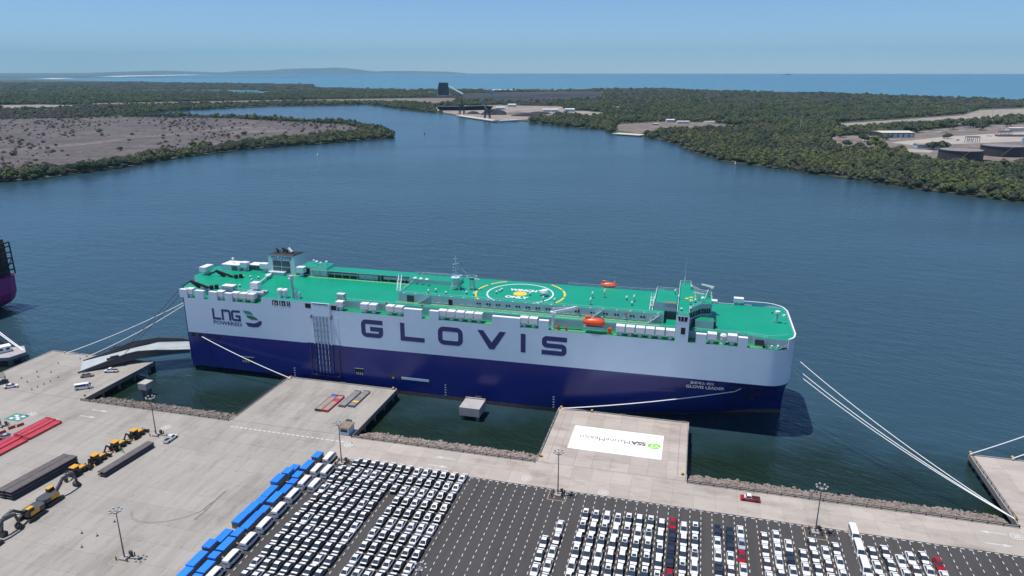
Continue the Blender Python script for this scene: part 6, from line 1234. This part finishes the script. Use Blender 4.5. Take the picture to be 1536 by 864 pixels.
# ------------------------------------------------------------------ far buildings, tanks, cranes, jetties
M['tank_dark'] = mat('tank_dark', (0.055,0.05,0.058), 0.7, var=0.35, scale=0.12); M['tank_roof'] = mat('tank_roof', (0.24,0.21,0.21), 0.8, var=0.2, scale=0.1); M['roof_pale'] = mat('roof_pale', (0.62,0.56,0.48), 0.7, var=0.1, scale=0.1); M['door_blue'] = mat('door_blue', (0.42,0.52,0.62), 0.6); M['roof_red'] = mat('roof_red', (0.36,0.22,0.17), 0.8); M['tower_dark'] = mat('tower_dark', (0.05,0.045,0.06), 0.8, var=0.2, scale=.05); M['wall_white'] = mat('wall_white', (0.72,0.72,0.70), 0.7)
def tank(u, v, wpx, hpx, label):
    f = gp(u,v,1.2); d = math.hypot(f[0],f[1]); dep = float(np.array((f[0],f[1],f[2]-CAMH))@FW); Rr = wpx/2*(dep/FPX)*1.02; k = (d+Rr)/d; cx,cy = f[0]*k,f[1]*k; h = hpx*dep/FPX; t = thing('oil_tank',(cx,cy,1.15)); n = 28
    me = MB(); a0 = math.pi/n; 
    for i in range(n):
        a = 2*math.pi*i/n; b = MB(); c1 = (Rr*math.cos(a-a0+.004),Rr*math.sin(a-a0+.004)); c2 = (Rr*math.cos(a+a0-.004),Rr*math.sin(a+a0-.004)); b.add([(*c1,0),(*c2,0),(*c2,h),(*c1,h)],[(0,1,2,3)]); b.add([(c1[0]*.97,c1[1]*.97,0),(c2[0]*.97,c2[1]*.97,0),(c2[0]*.97,c2[1]*.97,h),(c1[0]*.97,c1[1]*.97,h)],[(3,2,1,0)]); b.build('shell_plate','tank_dark',t)
    b = MB(); b.cyl((0,0,h-.6),Rr*.985,.5,40,0,r2=Rr*.97); b.build('roof','tank_roof',t); b = MB()
    for i in range(40): a=2*math.pi*i/40; c=2*math.pi*(i+1)/40; b.bar((Rr*1.01*math.cos(a),Rr*1.01*math.sin(a),h-.9),(Rr*1.01*math.cos(c),Rr*1.01*math.sin(c),h-.9),.8,.3)
    b.build('wind_girder','tank_dark',t); b = MB(); a=-2.0
    for i in range(14): b.bar((Rr*1.02*math.cos(a+i*.035),Rr*1.02*math.sin(a+i*.035),h*i/14),(Rr*1.02*math.cos(a+i*.035+.035),Rr*1.02*math.sin(a+i*.035+.035),h*(i+1)/14),.8,.3)
    b.build('stair','steel_grey',t); return tag(t,label,'tank')
tank(1438.5,243.5,59,16.5,'dark round oil tank nearer the mangrove bank'); tank(1502,235.5,58,15,'dark round oil tank next to the white vessel')
def shed(u0, u1, v, hpx, depth, wall, roof, label, name='shed', nd=0, gable=True, z=1.2, cat='building'):
    A = Vector(gp(u0,v,z)); B = Vector(gp(u1,v,z)); L = (B-A).length; d = float(np.array((A.x,A.y,A.z-CAMH))@FW); h = hpx*d/FPX; rz = math.atan2(B.y-A.y,B.x-A.x); t = thing(name,A,rz)
    b = MB(); b.box(0,L,0,depth,0,h*.8); b.build('wall',wall,t); b = MB()
    if gable: b.add([(-.5,-.5,h*.8),(L+.5,-.5,h*.8),(L+.5,depth/2,h),(-.5,depth/2,h),(L+.5,depth+.5,h*.8),(-.5,depth+.5,h*.8)],[(0,1,2,3),(3,2,4,5),(0,3,5),(1,4,2)])
    else: b.box(-.4,L+.4,-.4,depth+.4,h*.8+.01,h)
    b.build('roof',roof,t,fix=True)
    for i in range(nd): w = L/nd; b = MB(); b.box(w*(i+.12),w*(i+.88),-.12,-.02,.2,h*.62); b.build('door','door_blue' if wall != 'door_blue' else 'ship_grey',t)
    return tag(t,label,cat)
shed(1322,1371,206.5,9,42,'mach_grey','roof_pale','long hangar with pale roof and blue doors','hangar',6)
shed(1383,1407,191,3.5,20,'ship_grey','roof_pale','low grey shed beside the airstrip trees'); shed(1412,1443,189.5,4.5,22,'door_blue','wall_white','white roofed shed among the yard trees'); shed(1376,1413,222.5,7,14,'door_blue','roof_red','blue and white sheds beside the round tank','shed',4); shed(1490,1512,183.5,3.5,16,'wall_white','roof_pale','pale house under trees near the airstrip','house'); shed(1497,1536,205,3.5,10,'tank_roof','roof_red','low brown pipe shed behind the tanks'); shed(1514,1536,196,5,14,'wall_white','roof_pale','white yard office behind the tanks','house')
shed(814,838,168.5,5,40,'wall_white','roof_pale','pale warehouse of the coal terminal','warehouse',2); shed(848,862,167.5,4.5,30,'wall_white','wall_white','white warehouse beside the coal terminal trees','warehouse',2); shed(744,757,164.5,4,20,'door_blue','wall_white','blue-white building behind the shiploader','building',2); shed(762,774,160.5,4.5,22,'wall_white','wall_white','white building near the coal piles','building',2); shed(878,888,161,2.6,18,'wall_white','wall_white','small white roof in the woods','house'); shed(917,944,164.5,4.2,36,'wall_white','roof_red','red roofed hall in the woods','hall'); shed(1000,1012,183,4,14,'wall_white','wall_white','white house on the sandy yard','house',1); shed(1016,1034,185.5,4,14,'wall_white','roof_pale','pale building cluster on the sandy yard','house',2); shed(980,988,187.5,2.6,10,'mach_grey','roof_pale','small dark shed on the sandy yard','shed',1); shed(40,52,151.5,3,22,'wall_white','wall_white','white farm building beyond the dry field','house'); shed(735,741,140.8,4.6,26,'ship_grey','ship_grey','grey transfer house over the coal yard','building',0,False); shed(635,650,163,3,16,'ship_grey','roof_pale','small shed at the coal terminal shore','shed',1)
# coal tower with its inclined gallery
c = gp(665.5,142.5,1.2); t = thing('coal_tower',c,.35); b = MB(); b.box(-27,27,-20,20,0,48); b.build('lower_block','tower_dark',t); b = MB(); b.box(-24,24,-17,17,48,61); b.build('upper_block','tower_dark',t); b = MB(); g2 = Vector(gp(688,146,1.2))-Vector(c); b.bar((24,-12,44),(95,-150,8),8,6); b.build('conveyor_gallery','ship_grey',t)
for s in (.35,.7): b = MB(); p=Vector((24,-12,44))*(1-s)+Vector((95,-150,8))*s; b.bar((p.x,p.y,0),p,2.5); b.build('trestle','tower_dark',t)
for i in range(5): b = MB(); b.box(-27.4,-27.05,-18+i*8,-14+i*8,4,44); b.build('rib','mach_dark',t); 
for i in range(6): b = MB(); b.box(-25+i*9,-21+i*9,-20.4,-20.05,4,44); b.build('rib','mach_dark',t)
tag(t,'tall dark coal tower with an inclined conveyor gallery on the coast','tower')
# coal jetty with two shiploaders
A = gp(684,173.6,2.5); B = gp(741,182.0,2.5); C_ = gp(779,180.5,2.5); t = thing('coal_jetty',(A[0],A[1],0)); rel = lambda p,z: (p[0]-A[0],p[1]-A[1],z)
for P0,P1,w,mm in ((A,B,18,'roof_pale'),(B,C_,16,'roof_pale')):
    d = Vector((P1[0]-P0[0],P1[1]-P0[1],0)).normalized(); nrm = Vector((-d.y,d.x,0)); b = MB(); q = [rel(P0,2),rel(P1,2)]; vs=[Vector(q[0]),Vector(q[1]),Vector(q[1])+nrm*w,Vector(q[0])+nrm*w]; b.add(vs+[v_+Vector((0,0,1.6)) for v_ in vs],[(3,2,1,0),(4,5,6,7),(0,1,5,4),(1,2,6,5),(2,3,7,6),(3,0,4,7)]); b.build('deck',mm,t,fix=True)
    L = (Vector(q[1])-Vector(q[0])).length
    for i in range(int(L/16)): p=Vector(q[0])+d*(8+i*16)+nrm*1.5; b=MB(); b.cyl((p.x,p.y,-3),1.6,5,8); b.build('pile','concrete_dark',t)
tag(t,'pale coal jetty on dark piles across the harbour','jetty')
def loader(u, v, hpx, boom, label):
    p = gp(u,v,3.6); d = math.hypot(p[0],p[1]); k = d/FPX; t = thing('shiploader',p,0); h = hpx*k
    for sx in (-1,1):
        for sy in (-1,1): b=MB(); b.bar((sx*7,sy*6,0),(sx*4.5,sy*4.5,h*.55),2.0); b.build('leg','tower_dark',t)
    b=MB(); b.box(-6,6,-6,6,h*.5,h*.72); b.build('portal','tower_dark',t); b=MB(); b.bar((0,0,h*.7),(0,0,h*1.05),2.5); b.bar((0,0,h*.72),(12,8,h*.6),4); b.build('tower','tower_dark',t); b=MB(); b.bar((0,0,h*.65),(boom[0]*k,-6,boom[1]*k),2.6,2.2); b.build('boom','ship_grey',t); b=MB(); b.bar((0,0,h*1.02),(boom[0]*k*.7,-4,h*.65+(boom[1]*k-h*.65)*.7),.6); b.build('stay','tower_dark',t); return tag(t,label,'crane')
loader(693,171.5,20,(9,12),'dark shiploader with a lowered boom on the coal jetty'); loader(731,177.5,17,(-12,31),'dark shiploader with its pale boom raised on the coal jetty'); 
for u,v,r,h,lab,m in [(742,172,40,16,'dark coal heap behind the shiploaders','coal'),(776,172,42,9,'brown ore heap in the middle of the terminal yard','dirt'),(793,174,50,9,'dark coal heap beside the ore heap','coal'),(808,171,38,7,'dark coal heap in front of the pale warehouse','coal'),(838,174,20,12,'dark heap at the yard edge by the mangroves','coal'),(710,171,22,8,'low dark heap beside the jetty','coal'),(760,147,160,10,'long black coal stockpile by the transfer house','coal'),(845,144,190,10,'long black coal stockpile near the beach trees','coal')]:
    p = gp(u,v,1.2); b=MB(); n=22; vs=[]
    for q,z in ((1,0),(.62,.62),(.3,.92)):
        for i in range(n): a=2*math.pi*i/n; j=1+rng.uniform(-.12,.12); vs.append((q*j*r*math.cos(a),q*j*r*.5*math.sin(a),z*h))
    vs.append((0,0,h)); fs=[(k*n+i,k*n+(i+1)%n,(k+1)*n+(i+1)%n,(k+1)*n+i) for k in range(2) for i in range(n)]+[(2*n+i,2*n+(i+1)%n,3*n) for i in range(n)]; b.add(vs,fs); tag(b.build('ore_heap',m,None,p,.2),lab,'heap')
# old jetty on piles near the sandy yard
p0=gp(918,200.5,2.2); p1=gp(960,203.2,2.2); t=thing('old_jetty',(p0[0],p0[1],0)); dx=p1[0]-p0[0]; dy=p1[1]-p0[1]; L=math.hypot(dx,dy); rz=math.atan2(dy,dx); t.rotation_euler=(0,0,rz); b=MB(); b.box(0,L,0,26,1.4,2.6); b.build('deck','roof_pale',t)
for i in range(7):
    for j in range(2): b=MB(); b.cyl((2+i*(L-4)/6,2+j*20,-3),.9,4.4,8); b.build('pile','concrete_dark',t)
tag(t,'pale flat jetty on piles beside the sandy yard','jetty')
# gantry frames, vehicles and white vessel in the tank yard
for u,v,lab in [(1459,214,'grey pipe gantry between the two tanks'),(1508,205,'grey pipe gantry behind the far tank')]:
    p=gp(u,v,1.2); t=thing('pipe_gantry',p,.25)
    for i in range(4):
        for s in (0,6): b=MB(); b.bar((i*7-10,s,0),(i*7-10,s,9),.7); b.build('post','steel_grey',t)
    for s in (0,6): b=MB(); b.bar((-11,s,9),(12,s,9),.9); b.build('beam','steel_grey',t)
    b=MB(); b.tube([(-11,3,9.6),(12,3,9.6)],.8,8); b.build('pipe','mach_grey',t); tag(t,lab,'gantry')
p=gp(1536,219,1.2); t=thing('white_vessel',p); b=MB(); b.cyl((6,4,0),9,13,20,0); b.cyl((6,4,13),9,2,20,0,r2=3); b.build('shell','door_blue',t); b=MB(); b.bar((-3,0,0),(-3,0,15),.5); b.build('ladder','steel_grey',t); tag(t,'pale blue-white upright vessel beside the far tank','tank')
for i,(u,v,L) in enumerate([(1415,199.5,14),(1407,200,10),(1443,198.5,12),(1436,211,7),(1484,205,8),(1503,193,10),(1522,194,9),(1338,212,8),(1296,213,6),(1455,211,9)]):
    p=gp(u,v,1.2); t=thing('parked_truck',p,rng.uniform(-.3,.6)); b=MB(); b.box(-L/2,L/2-2.6,-1.3,1.3,.9,3.6); b.build('box_body','wall_white',t); b=MB(); b.box(L/2-2.4,L/2,-1.2,1.2,.6,2.8); b.build('cab','wall_white',t); b=MB(); b.box(L/2-1.2,L/2+.03,-1.1,1.1,1.7,2.5); b.build('windscreen','dark_glass',t)
    for q in (-L/2+1.5,L/2-1.4): b=MB(); b.tube([(q,-1.25,.5),(q,1.25,.5)],.5,10); b.build('wheel','tyre',t)
    tag(t,'white truck parked in the dirt yard between hangar and tanks','truck','trucks in the tank yard')
# bund walls, masts and buoys
A=gp(1465,240,1.2); B=gp(1536,248,1.2); b=MB(); L=math.hypot(B[0]-A[0],B[1]-A[1]); b.box(0,L,0,.8,0,1.6); tag(b.build('bund_wall','tank_dark',None,A,math.atan2(B[1]-A[1],B[0]-A[0])),'low dark bund wall below the tanks','wall')
for u,v,h,lab in [(1200,197,24,'thin pale mast in the woods'),(1488,176,26,'thin mast at the airstrip edge'),(1451,177,22,'thin mast beside the airstrip trees')]:
    p=gp(u,v,1.0); t=thing('radio_mast',p); b=MB(); b.cyl((0,0,0),.7,h,6,0,r2=.3); b.build('pole','ship_pale',t); b=MB(); b.bar((-2,0,h*.9),(2,0,h*.9),.5); b.build('crossarm','ship_pale',t); tag(t,lab,'mast')
for u,v,m,lab in [(476.5,233,'ship_white','small white buoy off the peninsula fringe'),(637,201,'tower_dark','small dark beacon in mid channel'),(586,166,'tower_dark','small dark beacon at the creek mouth'),(1103,246.5,'cone_red','small red and white buoy off the right-hand mangroves')]:
    p=gp(u,v,0); t=thing('buoy',(p[0],p[1],0)); b=MB(); b.cyl((0,0,-.6),1.5,1.4,12,0); b.build('float',m,t); b=MB(); b.cyl((0,0,.8),.9,2.6,8,0,r2=.25); b.sph((0,0,3.7),.4); b.build('tower','ship_white' if m!='tower_dark' else m,t); tag(t,lab,'buoy')
# ship far out at sea
d=ray(1183,110.2); kk=26000/math.hypot(d[0],d[1]); t=thing('distant_ship',(d[0]*kk,d[1]*kk,0),.3); b=MB(); b.prism([(-105,-15),(95,-15),(112,0),(95,15),(-105,15)],-2,14); b.build('hull','tower_dark',t); b=MB(); b.box(-80,60,-14,14,14,34); b.build('deck_cargo','tower_dark',t); b=MB(); b.box(-100,-84,-13,13,14,44); b.build('bridge_tower','tower_dark',t); tag(t,'dark ship silhouette far out on the sea horizon','ship')
# ------------------------------------------------------------------ haze
hm = bpy.data.materials.new('haze'); hm.use_nodes = True; nt = hm.node_tree; nt.nodes.clear()
pv = nt.nodes.new('ShaderNodeVolumePrincipled'); pv.inputs['Color'].default_value = (0.38,0.79,1.0,1); pv.inputs['Density'].default_value = 0.000029; pv.inputs['Anisotropy'].default_value = 0.0
ou = nt.nodes.new('ShaderNodeOutputMaterial'); nt.links.new(pv.outputs[0], ou.inputs['Volume'])
b = MB(); b.box(-R-500, R+500, -1500, R+500, -4.5, 1300.0); M['haze'] = hm; struct(b.build('haze', 'haze'), None, 'stuff')
